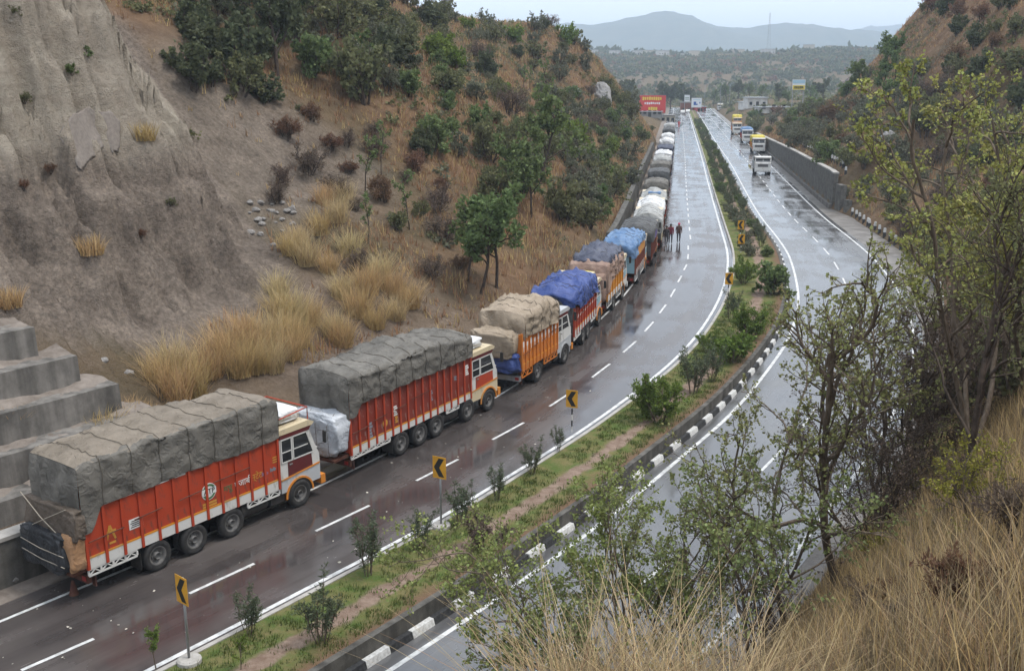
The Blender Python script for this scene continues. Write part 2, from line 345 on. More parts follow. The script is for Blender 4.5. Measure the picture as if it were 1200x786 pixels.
wall_mat('dark_concrete', (.085, .08, .07), (.16, .15, .135))
wall_mat('stone_masonry', (.085, .08, .072), (.20, .19, .17), 2.6, .82)
mat('coping', (.30, .28, .25), .9, col2=(.42, .40, .37), nscale=2)
mat('line_paint', (.72, .72, .70), .5, .4, col2=(.40, .40, .39), nscale=3.2, detail=9)
mat('kerb_white', (.74, .74, .72), .6, col2=(.45, .44, .42), nscale=9)
mat('kerb_black', (.022, .022, .024), .6, col2=(.06, .06, .06), nscale=9)
mat('roadside_dirt', (.15, .125, .105), .95, .1, col2=(.25, .215, .185), nscale=1.3, bump=.5, bscale=8)
mat('wet_earth', (.10, .085, .07), .5, .4, col2=(.22, .20, .18), nscale=.6, bump=.4, bscale=6)

# ------------------------------------------------------------------ mesh helpers
def link(o, parent=None):
    COL.objects.link(o)
    if parent is not None: o.parent = parent
    return o
def mesh_obj(name, V, F, m, parent=None, smooth=False, uv=None):
    me = bpy.data.meshes.new(name); me.from_pydata(V if isinstance(V, list) else np.asarray(V).tolist(), [], F if isinstance(F, list) else np.asarray(F).tolist())
    if m is not None: me.materials.append(MATS[m] if isinstance(m, str) else m)
    if smooth: me.polygons.foreach_set('use_smooth', np.ones(len(me.polygons), bool))
    if uv is not None:
        ul = me.uv_layers.new(name='UVMap'); li = np.empty(len(me.loops), np.int32); me.loops.foreach_get('vertex_index', li)
        ul.data.foreach_set('uv', np.asarray(uv, np.float32)[li].ravel())
    me.update()
    return link(bpy.data.objects.new(name, me), parent)
def quads(V, k=4):
    """fast mesh from an (n,k,3) array of loose polygons"""
    V = np.asarray(V, np.float32); n = len(V); me = bpy.data.meshes.new('q')
    me.vertices.add(n * k); me.vertices.foreach_set('co', V.ravel())
    me.loops.add(n * k); me.loops.foreach_set('vertex_index', np.arange(n * k, dtype=np.int32))
    me.polygons.add(n); me.polygons.foreach_set('loop_start', np.arange(0, n * k, k, dtype=np.int32)); me.polygons.foreach_set('loop_total', np.full(n, k, np.int32))
    me.update(calc_edges=True); return me
def soup(V, F):
    """fast mesh from vertices and a quad index array"""
    V = np.asarray(V, np.float32); F = np.asarray(F, np.int32); n, k = F.shape; me = bpy.data.meshes.new('s')
    me.vertices.add(len(V)); me.vertices.foreach_set('co', V.ravel()); me.loops.add(n * k); me.loops.foreach_set('vertex_index', F.ravel())
    me.polygons.add(n); me.polygons.foreach_set('loop_start', np.arange(0, n * k, k, dtype=np.int32)); me.polygons.foreach_set('loop_total', np.full(n, k, np.int32))
    me.polygons.foreach_set('use_smooth', np.ones(n, bool)); me.update(calc_edges=True); return me
def tag(o, label=None, cat=None, group=None, kind=None):
    if cat and not kind: kind = 'thing'
    if label: o['label'] = label
    if cat: o['category'] = cat
    if group: o['group'] = group
    if kind: o['kind'] = kind
    return o
def empty(name, loc, rz=0.):
    o = bpy.data.objects.new(name, None); o.empty_display_size = .3; o.location = loc; o.rotation_euler = (0, 0, rz); return link(o)
class MB:
    def __init__(s): s.v = []; s.f = []
    def add(s, V, F):
        n = len(s.v); s.v += [tuple(map(float, p)) for p in V]; s.f += [tuple(int(i) + n for i in f) for f in F]; return s
    def box(s, x0, x1, y0, y1, z0, z1):
        V = [(x, y, z) for x in (x0, x1) for y in (y0, y1) for z in (z0, z1)]
        return s.add(V, [(0, 1, 3, 2), (4, 6, 7, 5), (0, 4, 5, 1), (2, 3, 7, 6), (0, 2, 6, 4), (1, 5, 7, 3)])
    def obox(s, a, b, w, h):
        """bar from a to b, w wide and h high"""
        a = Vector(a); b = Vector(b); d = (b - a).normalized(); u = Vector((0, 0, 1)) if abs(d.z) < .95 else Vector((1, 0, 0))
        r = d.cross(u).normalized(); u = r.cross(d).normalized()
        V = [p + r * (i * w / 2) + u * (j * h / 2) for p in (a, b) for i in (-1, 1) for j in (-1, 1)]
        return s.add(V, [(0, 1, 3, 2), (4, 6, 7, 5), (0, 4, 5, 1), (2, 3, 7, 6), (0, 2, 6, 4), (1, 5, 7, 3)])
    def prism(s, prof, y0, y1):
        """polygon in x,z pushed from y0 to y1"""
        n = len(prof); V = [(x, y0, z) for x, z in prof] + [(x, y1, z) for x, z in prof]
        return s.add(V, [tuple(range(n)), tuple(range(2 * n - 1, n - 1, -1))] + [(i, i + n, (i + 1) % n + n, (i + 1) % n) for i in range(n)])
    def tube(s, pts, r, k=6, caps=True):
        pts = [Vector(p) for p in pts]; n = len(s.v); rr = r if hasattr(r, '__len__') else [r] * len(pts)
        for i, p in enumerate(pts):
            d = (pts[min(i + 1, len(pts) - 1)] - pts[max(i - 1, 0)]).normalized(); u = Vector((0, 0, 1)) if abs(d.z) < .9 else Vector((1, 0, 0))
            a = d.cross(u).normalized(); b = a.cross(d)
            s.v += [tuple(p + (a * math.cos(t) + b * math.sin(t)) * rr[i]) for t in [2 * math.pi * j / k for j in range(k)]]
        for i in range(len(pts) - 1):
            for j in range(k):
                s.f.append((n + i * k + j, n + i * k + (j + 1) % k, n + (i + 1) * k + (j + 1) % k, n + (i + 1) * k + j))
        if caps:
            s.f.append(tuple(n + j for j in range(k))[::-1]); s.f.append(tuple(n + (len(pts) - 1) * k + j for j in range(k)))
        return s
    def lathe(s, prof, k=28, axis='y', c=(0, 0, 0)):
        """profile of (radius, axial) turned about an axis through c"""
        n = len(s.v)
        for r, a in prof:
            for j in range(k):
                t = 2 * math.pi * j / k; u, v = r * math.cos(t), r * math.sin(t)
                s.v.append((c[0] + u, c[1] + a, c[2] + v) if axis == 'y' else (c[0] + u, c[1] + v, c[2] + a))
        for i in range(len(prof) - 1):
            for j in range(k):
                s.f.append((n + i * k + j, n + i * k + (j + 1) % k, n + (i + 1) * k + (j + 1) % k, n + (i + 1) * k + j))
        return s
    def build(s, name, m, parent=None, smooth=False):
        return mesh_obj(name, s.v, s.f, m, parent, smooth)
def copy_tree(o, parent=None):
    c = o.copy(); COL.objects.link(c); c.parent = parent
    for ch in o.children: copy_tree(ch, c)
    return c

# ------------------------------------------------------------------ terrain sheets
def sheet(name, x0, x1, y0, y1, step, holes=(), label=None):
    xs = np.arange(x0, x1 + step, step); ys = np.arange(y0, y1 + step, step)
    X, Y = np.meshgrid(xs, ys); x = X.ravel(); y = Y.ravel()
    z, dl, dr, di = terrain(x, y)
    for (a, b, c, d) in holes: z = np.where((x > a) & (x < b) & (y > c) & (y < d), z - (.12 if step < 2 else 1.5), z)
    nx = len(xs); ny = len(ys)
    cx = (x[:-1]); F = np.arange(nx * ny).reshape(ny, nx)
    Q = np.stack([F[:-1, :-1], F[:-1, 1:], F[1:, 1:], F[1:, :-1]], -1).reshape(-1, 4)
    for (a, b, c, d) in holes:          # drop the cells another, finer sheet covers
        mx_, my_ = x[Q].mean(1), y[Q].mean(1); e_ = 1.7 if step < 2 else 14; Q = Q[~((mx_ > a + e_) & (mx_ < b - e_) & (my_ > c + e_) & (my_ < d - e_))]
    # cells wholly under the road deck are not needed
    under = ((dl < -2.5) & (dr < -2.5) & (y < 480))[Q].all(1); Q = Q[~under]
    me = soup(np.stack([x, y, z], 1), Q); me.materials.append(MATS['hill_soil'])
    n1 = fbm(x / 9, y / 9, 50, 4); n2 = fbm(x / 3, y / 3, 60, 3)
    clay = sstep(-2.5, -.4, di + n1 * 2) * (dl > 0)
    gully = (dl > 0) * sstep(1.0, 0, ((x + 17) / 11) ** 2 + ((y - 68) / 9) ** 2 + n1 * .5)
    clay = np.maximum(clay, gully * .85)
    Yt = TL[nearest(TL, np.stack([x, y], 1))[0], 1]
    talus = (dl > 0) * sstep(64, 54, Yt) * .65 * sstep(-.35, .25, n1)
    clay = np.maximum(clay, talus)
    pale = sstep(10.5, 13.2, z + n1 * 2.6 - (x + 16) * .05) * (di > 0) * (dl > 0) * (.75 + .25 * np.clip(n2 * 2, -1, 1)) * sstep(74, 66, y)
    red = np.clip(.5 + n1 * 1.3, 0, 1)
    red = np.where(dr > 0, np.clip(.45 + n1 * 1.2 + .5 * sstep(12, 22, dr) * sstep(90, 130, y), 0, 1), red)
    red = np.where(y > 300, .25, red)
    a = me.color_attributes.new('zone', 'FLOAT_COLOR', 'POINT')
    a.data.foreach_set('color', np.stack([clay, red, np.clip(pale, 0, 1), np.ones_like(x)], 1).astype(np.float32).ravel())
    me.name = name; o = link(bpy.data.objects.new(name, me)); tag(o, kind='structure')
    if label: o['label'] = label
    return o
CB = (-46., -4., 16., 70.)
NB = (-80., 150., -24., 300.)
sheet('cliff', CB[0], CB[1], CB[2], CB[3], .13, label='steep eroded clay cliff above the truck queue')
BB = (-14., 46., -10., 74.)
sheet('bank', BB[0], BB[1], BB[2], BB[3], .3, [(CB[0], CB[1], CB[2], CB[3])], label='steep grassy bank falling to the grey carriageway')
sheet('hillside', NB[0], NB[1], NB[2], NB[3], .75, [CB, BB], label='brown grassy hill slopes on both sides of the road')
VB = (14., 170., 294., 530.)
sheet('verge', VB[0], VB[1], VB[2], VB[3], 1.5, [NB], label='low earth verges of the far road')
sheet('valley', -900, 1700, -100, 1700, 12.5, [NB, VB], label='valley floor and scrub covered low hills beyond the cutting')

# far mountains
def mountains(name, Y0, prof, extra, seed, m, label):
    xs = np.linspace(-3200, 4400, 900); ys = np.linspace(0, 1, 46)
    X, V = np.meshgrid(xs, ys)
    px = np.array([p[0] for p in prof], float); pz = np.array([CAM_H + (YH - p[1]) / FPX * Y0 for p in prof]); pX = (px - 600) / FPX * Y0
    crest = np.interp(xs, pX, pz) + 9 * fbm(xs / 120, xs * 0, seed, 4) + 7 * np.maximum(0, fbm(xs / 28, xs * 0, seed + 1, 3))
    Z = crest[None, :] * np.where(V < .7, sstep(0, .7, V) * .35 + .65 * V / .7, 1 - (V - .7) * 1.2)
    Z = Z + 60 * fbm(X / 330, V * 3, seed + 3, 5) * np.minimum(1, V * 2) * sstep(.7, .45, V) - 8
    Yc = Y0 - 1500 * .7 + V * 1500
    F = np.arange(X.size).reshape(X.shape); Q = np.stack([F[:-1, :-1], F[:-1, 1:], F[1:, 1:], F[1:, :-1]], -1).reshape(-1, 4)
    me = soup(np.stack([X.ravel(), Yc.ravel(), Z.ravel()], 1), Q); me.materials.append(MATS[m])
    o = link(bpy.data.objects.new(name, me)); tag(o, label, kind='structure'); return o
mat('mountain_forest', (.035, .05, .028), .95, .1, col2=(.085, .085, .05), nscale=.02, detail=10, bump=.6, bscale=.05)
mountains('mountain', 3300, [(-600, 50), (300, 40), (560, 40), (650, 31), (690, 30), (722, 25), (745, 20), (772, 18), (800, 22), (830, 33), (865, 34), (905, 29), (950, 33), (985, 38), (1005, 37), (1040, 48), (1300, 44), (2000, 40)], 0, 70, 'mountain_forest', 'hazy blue mountain ridge closing the valley')
mountains('mountain', 4600, [(-600, 60), (560, 70), (830, 62), (960, 40), (1000, 34), (1040, 29), (1100, 24), (1300, 30), (2000, 40)], 0, 90, 'mountain_forest', 'paler distant mountain ridge behind the blue one')

# ------------------------------------------------------------------ roads
def ribbon(name, c0, c1, zf, m, lift=0., n=6, uvw=None, y1=500, label=None, kind='structure', parent=None):
    k = (c0[:, 1] < y1); c0 = c0[k]; c1 = c1[k]
    t = np.linspace(0, 1, n)[None, :, None]
    Q = c0[:, None, :] * (1 - t) + c1[:, None, :] * t
    z = (zf(Q[..., 1]) if callable(zf) else zf) + lift
    V = np.concatenate([Q, z[..., None]], -1).reshape(-1, 3)
    s = np.r_[0, np.cumsum(np.linalg.norm(np.diff(c0, axis=0), axis=1))]
    wd = np.linalg.norm(c1 - c0, axis=1) if uvw is None else np.full(len(c0), uvw)
    U = np.stack([np.repeat(s, n), (t[0, :, 0][None] * wd[:, None]).ravel()], 1)
    I = np.arange(len(V)).reshape(len(c0), n); F = np.stack([I[:-1, :-1], I[:-1, 1:], I[1:, 1:], I[1:, :-1]], -1).reshape(-1, 4)
    o = mesh_obj(name, V, F, m, parent, True, U)
    if kind and parent is None: tag(o, label, kind=kind)
    return o
ribbon('road', off(RE, -OTL + .95), off(RE, .38), zr, 'wet_asphalt', label='wet dark carriageway with the queue of parked trucks')
ribbon('shoulder', off(RE, -OTL - .6), off(RE, -OTL + 1.25), zr, 'roadside_dirt', -.012, 4, label='strip of gritty earth at the foot of the wall')
ribbon('road', off(RL, -.62), off(RR, .5), zR, 'wet_asphalt_grey', label='wet grey carriageway beyond the median, lying lower')
ribbon('shoulder', off(RR, .3), off(RR, oTR + .8), zR, 'wet_earth', -.012, 4, label='broken muddy shoulder with puddles beside the grey carriageway')
# median: turf between the kerb and the drop
NM = 9
def _resample(c, n):
    L = np.r_[0, np.cumsum(np.linalg.norm(np.diff(c, axis=0), axis=1))]; s = np.linspace(0, L[-1], n); return np.stack([np.interp(s, L, c[:, k]) for k in range(2)], 1)
_mi, _md = nearest(RL, RE)
medL = off(RE, .52); medR = off(RE, np.maximum(-_md - .92, .8))
for _k in range(6): medR[1:-1] = .25 * medR[:-2] + .5 * medR[1:-1] + .25 * medR[2:]
def zmed(Y): return zr(Y) + .14
ribbon('median', medL, medR, zmed, 'median_turf', 0, NM, 1.0, label='grassy median with a worn earth path')
# left kerb of the median: a low concrete strip
def solid_strip(name, c, o0, o1, z0, z1, m, y0=-99, y1=600, parent=None, label=None, cat=None, kind=None, group=None):
    """a wall or kerb: rectangle section swept along the curve c between two offsets"""
    k = (c[:, 1] >= y0) & (c[:, 1] <= y1); a = off(c, o0)[k]; b = off(c, o1)[k]; n = len(a)
    zz0 = z0(a[:, 1]); zz1 = z1(a[:, 1])
    V = np.concatenate([np.c_[a, zz0], np.c_[a, zz1], np.c_[b, zz1], np.c_[b, zz0]]); I = np.arange(n)
    F = []
    for p, q in ((0, 1), (1, 2), (2, 3)):
        F += np.stack([I[:-1] + p * n, I[1:] + p * n, I[1:] + q * n, I[:-1] + q * n], 1).tolist()
    F += [[0, n, 2 * n, 3 * n], [n - 1, 4 * n - 1, 3 * n - 1, 2 * n - 1]]
    o = mesh_obj(name, V, F, m, parent); tag(o, label, cat, group, kind); return o
solid_strip('kerb', RE, .40, .56, lambda Y: zr(Y) - .1, lambda Y: zr(Y) + .17, 'coping', label='low concrete kerb between the dark carriageway and the median turf', kind='structure')
_kc = medR
solid_strip('retaining_wall', _kc, -.12, .1, lambda Y: zR(Y) - .2, lambda Y: zmed(Y) + .03, 'dark_concrete', label='low dark retaining wall holding the median above the grey carriageway', cat='wall')
# black and white kerb stones at its foot
ks = tag(solid_strip('kerb', _kc, .10, .13, lambda Y: zR(Y) - .1, lambda Y: zR(Y) + .02, 'dark_concrete', label='kerb of black and white painted stones below the median', kind='structure'))
_ki = [i for i in range(len(_kc)) if 8 < _kc[i, 1] < 330]
_kt = tang(_kc); _kn = nrmR(_kc); _kme = {}
for _m in ('kerb_white', 'kerb_black'):
    b = MB(); L_, h_, w_ = .485, .24, .24
    b.add([(-L_, 0, 0), (L_, 0, 0), (L_, w_, 0), (-L_, w_, 0), (-L_, .0, h_), (L_, .0, h_), (L_, w_ - .07, h_), (-L_, w_ - .07, h_)], [(0, 3, 2, 1), (4, 5, 6, 7), (0, 1, 5, 4), (1, 2, 6, 5), (2, 3, 7, 6), (3, 0, 4, 7)])
    o = b.build('kerb_stone', _m); _kme[_m] = o.data; bpy.data.objects.remove(o)
_stuff = {'kerb_white': [], 'kerb_black': []}
for n, i in enumerate(_ki):
    m_ = ('kerb_white', 'kerb_black')[n % 2]; p = _kc[i] + _kn[i] * .13; a = math.atan2(_kt[i, 1], _kt[i, 0])
    M_ = Matrix.Translation((p[0], p[1], float(zR(p[1])) - .03)) @ Matrix.Rotation(a, 4, 'Z') @ Matrix.Scale(-1, 4, (0, 1, 0))
    if n < 110:
        o = link(bpy.data.objects.new('kerb_stone', _kme[m_]), ks); o.matrix_local = M_
    else:
        _stuff[m_].append(np.array([M_ @ v.co for v in _kme[m_].vertices]))
for m_, L_ in _stuff.items():
    b = MB()
    for V in L_: b.add(V, [tuple(p.vertices) for p in _kme[m_].polygons])
    tag(b.build('kerb_stone', m_, ks), kind='stuff')

# painted lines
def line(name, c, o, wd, zf, y0, y1, parent, m='line_paint', gaps=None):
    k = (c[:, 1] >= y0) & (c[:, 1] <= y1); a = off(c, o - wd / 2)[k]; b = off(c, o + wd / 2)[k]
    return ribbon(name, a, b, zf, m, .006, 2, parent=parent)
road_l = [o for o in bpy.data.objects if o.name.startswith('road') and not o.name.startswith('roadside')]
rdL, rdR = bpy.data.objects['road'], bpy.data.objects['road.001']
def near_far(o): return o
line('edge_line', RE, 0, .17, zr, 5, 560, rdL)
line('edge_line', RE, -OLE, .13, zr, 5, 560, rdL)
line('edge_line', RL, 0, .17, zR, 5, 560, rdR)
line('edge_line', RR, 0, .16, zR, 5, 560, rdR)
dash_px = [((25, 785), (110, 748)), ((222, 695), (298, 660)), ((370, 622), (433, 592)), ((488, 563), (537, 538)), ((577, 515), (614, 495)), ((644, 476), (667, 461)), ((694, 442), (714.7, 426.2)), ((730.2, 413), (745.4, 399.7)), ((755.6, 388.3), (765.9, 376.9)), ((772.9, 367), (780.5, 357)), ((785.8, 347.9), (791, 338.8)), ((794.5, 330.6), (798.6, 323.3)), ((801.3, 316.6), (804.8, 309.9)), ((806, 303.7), (806.5, 297.9)), ((806.5, 292.6), (806.5, 287.9))]
def dash(a, b, zf, parent, wd=.13):
    a = np.asarray(a[:2]); b = np.asarray(b[:2]); d = (b - a) / np.linalg.norm(b - a); n = np.array([d[1], -d[0]]) * wd / 2
    V = []
    for t in (0, .5, 1):
        p = a + (b - a) * t
        for s_ in (-1, 1): q = p + s_ * n; V.append((q[0], q[1], float(zf(q[1])) + .006))
    mesh_obj('lane_dash', V, [(0, 1, 3, 2), (2, 3, 5, 4)], 'line_paint', parent)
for a, b in dash_px: dash(P(*a), P(*b), zr, rdL)
_c = off(RE, -3.02); _s = 0
_i0 = int(np.argmin(np.abs(_c[:, 1] - P(806.5, 281)[1])))
for i in range(_i0, len(_c) - 6, 5):
    if _c[i, 1] > 480: break
    dash(_c[i], _c[i] + (_c[i + 3] - _c[i]) * .8, zr, rdL)
_c = off(RL, wR * .5)
for i in range(30, len(_c) - 6, 6):
    if _c[i, 1] > 480: break
    dash(_c[i], _c[i + 3], zR, rdR)

# ------------------------------------------------------------------ walls beside the road
def wall(y0, y1, h0, m, label, th=.45, cop=True, group=None):
    hf = lambda Y: zr(Y) + np.interp(Y, *h0)
    root = solid_strip('roadside_wall', TL, -th, 0., lambda Y: zr(Y) - .4, hf, m, y0, y1, label=label, cat='wall', group=group)
    if cop: solid_strip('coping', TL, -th - .06, .06, lambda Y: hf(Y) + .003, lambda Y: hf(Y) + .13, 'coping', y0, y1, parent=root)
    return root
wall(-20, 36.5, ([0, 33, 36.5], [1.55, 1.55, 1.3]), 'dark_concrete', 'low dark concrete wall behind the rear truck', .5)
wall(49, 79.5, ([49, 60, 79], [1.2, 1.5, 1.6]), 'stone_masonry', 'grey stone roadside wall with pale coping under the small green trees')
wall(84, 212, ([84, 100, 200, 212], [2.0, 2.3, 2.0, 1.4]), 'stone_masonry', 'long dark stone roadside wall beside the far trucks', .5, False)
def wallR():
    hf = lambda Y: zR(Y) + np.interp(Y, [116, 119, 160, 235, 262], [3.9, 4.0, 3.5, 2.1, .8])
    root = solid_strip('retaining_wall', TR, 0, .5, lambda Y: zR(Y) - .3, hf, 'stone_masonry', 116, 262, label='tall grey stone retaining wall along the far side of the grey carriageway', cat='wall')
    solid_strip('coping', TR, -.06, .56, lambda Y: hf(Y) + .003, lambda Y: hf(Y) + .16, 'coping', 116, 262, parent=root)
    solid_strip('footing', TR, -.35, -.003, lambda Y: zR(Y) - .2, lambda Y: zR(Y) + .5, 'concrete_wall', 116, 262, parent=root)
    for (a, b_, h, o0) in ((113.2, 115.95, 2.9, .05), (110.8, 113.15, 1.5, .1)):
        solid_strip('wall_end_step', TR, o0, o0 + .6, lambda Y: zR(Y) - .3, lambda Y, h=h: zR(Y) + h, 'stone_masonry', a, b_, parent=root)
wallR()
# stepped concrete terraces beside the cliff
def terraces():
    ends = [37.2, 36.0, 35.2, 34.2, 33.6, 32.4]
    root = empty('terraced_wall', (TL[0, 0], TL[0, 1], 0)); tag(root, 'stepped grey concrete terraces climbing beside the clay cliff', 'wall')
    c = TL - TL[0]
    for k, e in enumerate(ends):
        o0 = -(1.0 + .95 * k); z1 = 2.35 + 1.12 * k
        kk = (TL[:, 1] < e) & (TL[:, 1] > 5)
        a = off(c, o0)[kk]; b = off(c, o0 - 1.5)[kk]; n = len(a)
        V = np.concatenate([np.c_[a, np.full(n, z1 - 1.4)], np.c_[a + (b - a) * .06, np.full(n, z1)], np.c_[b, np.full(n, z1 + .05)], np.c_[b, np.full(n, z1 - 1.4)]]); I = np.arange(n); F = []
        V[:, 2] += .05 * vnoise(V[:, 0] * .7, V[:, 1] * .7, k)
        for p, q in ((0, 1), (1, 2)): F += np.stack([I[:-1] + p * n, I[1:] + p * n, I[1:] + q * n, I[:-1] + q * n], 1).tolist()
        F += [[n - 1, 4 * n - 1, 3 * n - 1, 2 * n - 1]]
        st_ = mesh_obj('terrace_step', V, F, 'concrete_wall', root)
        m_ = 7; tt = np.linspace(0, 1, m_); fine = np.linspace(0, n - 1, n * 4); A_ = np.stack([np.interp(fine, np.arange(n), a[:, q]) for q in range(2)], 1); B_ = np.stack([np.interp(fine, np.arange(n), b[:, q]) for q in range(2)], 1)
        G = A_[:, None] + (B_ - A_)[:, None] * (.12 + .83 * tt)[None, :, None]; zz = z1 - .03 + (.02 + .34 * tt ** 1.3)[None, :] * (.25 + 1.1 * vnoise(G[..., 0] * 1.1, G[..., 1] * 1.1, 70 + k)) + .06 * fbm(G[..., 0] * 4, G[..., 1] * 4, 75, 3)
        zz[:, 0] = z1 - .08; I2 = np.arange(G.shape[0] * m_).reshape(-1, m_)
        mesh_obj('soil', np.concatenate([G, zz[..., None]], -1).reshape(-1, 3), np.stack([I2[:-1, :-1], I2[:-1, 1:], I2[1:, 1:], I2[1:, :-1]], -1).reshape(-1, 4), 'roadside_dirt', st_, True)
terraces()

def patch(px, label):
    """sheet of sprayed concrete on the clay face, following its shape"""
    px = np.array(px, float); x0, y0 = px.min(0); x1, y1 = px.max(0); n, m = 30, 30; I = {}; V = []; F = []
    def inside(u, v):
        c = False; k = len(px)
        for a in range(k):
            (xa, ya), (xb, yb) = px[a], px[(a + 1) % k]
            if (ya > v) != (yb > v) and u < (xb - xa) * (v - ya) / (yb - ya) + xa: c = not c
        return c
    H_ = {}
    for i in range(n + 1):
        for j in range(m + 1):
            u = x0 + (x1 - x0) * i / n; v = y0 + (y1 - y0) * j / m; w_ = 3.0 * (vnoise(np.array([u * .2]), np.array([v * .2]), 4)[0] - .5)
            if inside(u + w_, v + w_): H_[i, j] = hit(u, v)
    sm = dict(H_)
    for it in range(4):
        sm = {k: np.mean([sm[q] for q in ((k[0] + 1, k[1]), (k[0] - 1, k[1]), (k[0], k[1] + 1), (k[0], k[1] - 1), k) if q in sm], 0) for k in sm}
    for k, q in sm.items():
        d = np.array([.62, -.6, .5]); I[k] = len(V); V.append(q + d * .1)
    for (i, j) in list(I):
        if all(k in I for k in ((i + 1, j), (i + 1, j + 1), (i, j + 1))): F.append((I[i, j], I[i, j + 1], I[i + 1, j + 1], I[i + 1, j]))
    o = mesh_obj('shotcrete_patch', [tuple(v) for v in V], F, 'shotcrete', None, True); mo = o.modifiers.new('thick', 'SOLIDIFY'); mo.thickness = .3; mo.offset = -1 
    tag(o, label, 'patch')
mat('shotcrete', (.20, .172, .15), .9, .2, col2=(.27, .235, .205), nscale=6, bump=.9, bscale=26)
patch([(66, 160), (85, 140), (110, 134), (135, 138), (145, 152), (143, 175), (135, 195), (120, 186), (105, 197), (98, 209), (88, 210), (78, 190), (70, 178)], 'grey patch of sprayed concrete on the clay cliff')

# ------------------------------------------------------------------ trucks
def paint(name, c, wear=(.25, .2, .17), rough=.45, amt=.565):
    """vehicle paint with chipped, dusty patches"""
    if name in MATS: return name
    m = mat(name, c, rough, .4, col2=wear, nscale=2.3, detail=10, stretch=(1, 1, .45))
    for n in m.node_tree.nodes:
        if n.type == 'VALTORGB': n.color_ramp.elements[0].position = amt - .04; n.color_ramp.elements[1].position = amt + .08
    return name
paint('red_paint', (.40, .050, .018), (.10, .05, .04)); paint('maroon_paint', (.20, .030, .018), (.30, .25, .22), amt=.58); paint('orange_paint', (.56, .17, .022), (.35, .2, .1))
paint('amber_paint', (.60, .24, .02), (.4, .25, .1)); paint('rust_paint', (.20, .055, .03), (.25, .15, .1)); paint('white_paint', (.62, .61, .58), (.34, .31, .27), amt=.6)
paint('cream_paint', (.60, .50, .33), (.4, .33, .25)); paint('silver_paint', (.45, .46, .47), (.3, .3, .3)); paint('dark_red_cab', (.11, .018, .018), (.07, .03, .03)); paint('yellow_paint', (.62, .33, .03), (.4, .3, .15))
paint('blue_paint', (.03, .08, .25), (.1, .1, .12)); paint('purple_paint', (.09, .05, .26), (.12, .1, .2)); paint('sky_paint', (.25, .40, .46), (.3, .3, .3)); paint('orange_trim', (.62, .22, .03), (.4, .25, .1))
mat('rubber', (.018, .018, .018), .75, .3, col2=(.045, .042, .04), nscale=6); mat('rim_steel', (.09, .088, .085), .55, .4, col2=(.17, .16, .15), nscale=8); mat('hub_steel', (.22, .21, .2), .5, .5)
mat('chassis_black', (.022, .020, .019), .6, .3, col2=(.05, .045, .04), nscale=5); mat('rusty_brown', (.075, .028, .02), .75, .2, col2=(.13, .06, .04), nscale=4)
mat('window_glass', (.012, .014, .016), .08, .6); mat('lamp_glass', (.5, .5, .48), .15, .6); mat('red_lamp', (.35, .02, .015), .3, .5); mat('rope', (.10, .085, .065), .9); mat('light_rope', (.35, .31, .25), .9)
mat('white_print', (.70, .70, .68), .6); mat('black_print', (.02, .02, .02), .6); mat('green_print', (.07, .16, .07), .6); mat('yellow_print', (.55, .28, .05), .6); mat('violet_print', (.28, .17, .27), .6); mat('grey_print', (.22, .24, .28), .6)
def tarp_mat(name, c0, c1, rough=.75, scale=1.0):
    m = mat(name, c0, rough, .35, col2=c1, nscale=scale, detail=8, stretch=(.8, 1.4, 1.4))
    nt = m.node_tree; b = nt.nodes['Principled BSDF']; tc = nt.nodes.new('ShaderNodeTexCoord'); g = nt.nodes.new('ShaderNodeNewGeometry')
    n = nt.nodes.new('ShaderNodeTexNoise'); n.inputs['Scale'].default_value = 3.2; n.inputs['Detail'].default_value = 8; n.inputs['Distortion'].default_value = 1.2; nt.links.new(tc.outputs['Object'], n.inputs['Vector'])
    dv = nt.nodes.new('ShaderNodeMix'); dv.data_type = 'RGBA'; dv.inputs['Factor'].default_value = .35; nt.links.new(tc.outputs['Object'], dv.inputs['A']); nt.links.new(n.outputs[1], dv.inputs['B'])
    vo = nt.nodes.new('ShaderNodeTexVoronoi'); vo.inputs['Scale'].default_value = 2.6; nt.links.new(dv.outputs['Result'], vo.inputs['Vector'])
    b0 = nt.nodes.new('ShaderNodeBump'); b0.inputs['Strength'].default_value = .75; b0.inputs['Distance'].default_value = .10; nt.links.new(vo.outputs['Distance'], b0.inputs['Height'])
    bp = nt.nodes.new('ShaderNodeBump'); bp.inputs['Strength'].default_value = .8; bp.inputs['Distance'].default_value = .06; nt.links.new(n.outputs[0], bp.inputs['Height']); nt.links.new(b0.outputs[0], bp.inputs['Normal']); nt.links.new(bp.outputs[0], b.inputs['Normal'])
    return name
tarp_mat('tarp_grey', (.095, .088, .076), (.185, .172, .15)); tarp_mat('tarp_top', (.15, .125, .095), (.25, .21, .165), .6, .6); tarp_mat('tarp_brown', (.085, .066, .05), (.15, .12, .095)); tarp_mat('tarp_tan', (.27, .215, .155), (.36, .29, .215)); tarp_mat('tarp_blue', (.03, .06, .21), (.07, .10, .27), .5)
tarp_mat('tarp_light_blue', (.09, .18, .34), (.17, .26, .40), .5); tarp_mat('tarp_slate', (.045, .052, .085), (.11, .12, .16), .55); tarp_mat('tarp_white', (.58, .58, .57), (.70, .70, .70), .5); tarp_mat('tarp_black', (.020, .022, .026), (.05, .052, .056), .4)
tarp_mat('tarp_dark', (.06, .06, .06), (.10, .10, .098), .6); tarp_mat('tarp_pink_brown', (.24, .155, .12), (.33, .23, .18)); tarp_mat('plastic_silver', (.42, .45, .49), (.58, .60, .63), .3); tarp_mat('tarp_pale', (.30, .30, .285), (.40, .40, .385), .6); tarp_mat('tarp_yellow', (.55, .45, .06), (.6, .5, .12)); tarp_mat('canvas_tan', (.36, .20, .10), (.46, .27, .15))

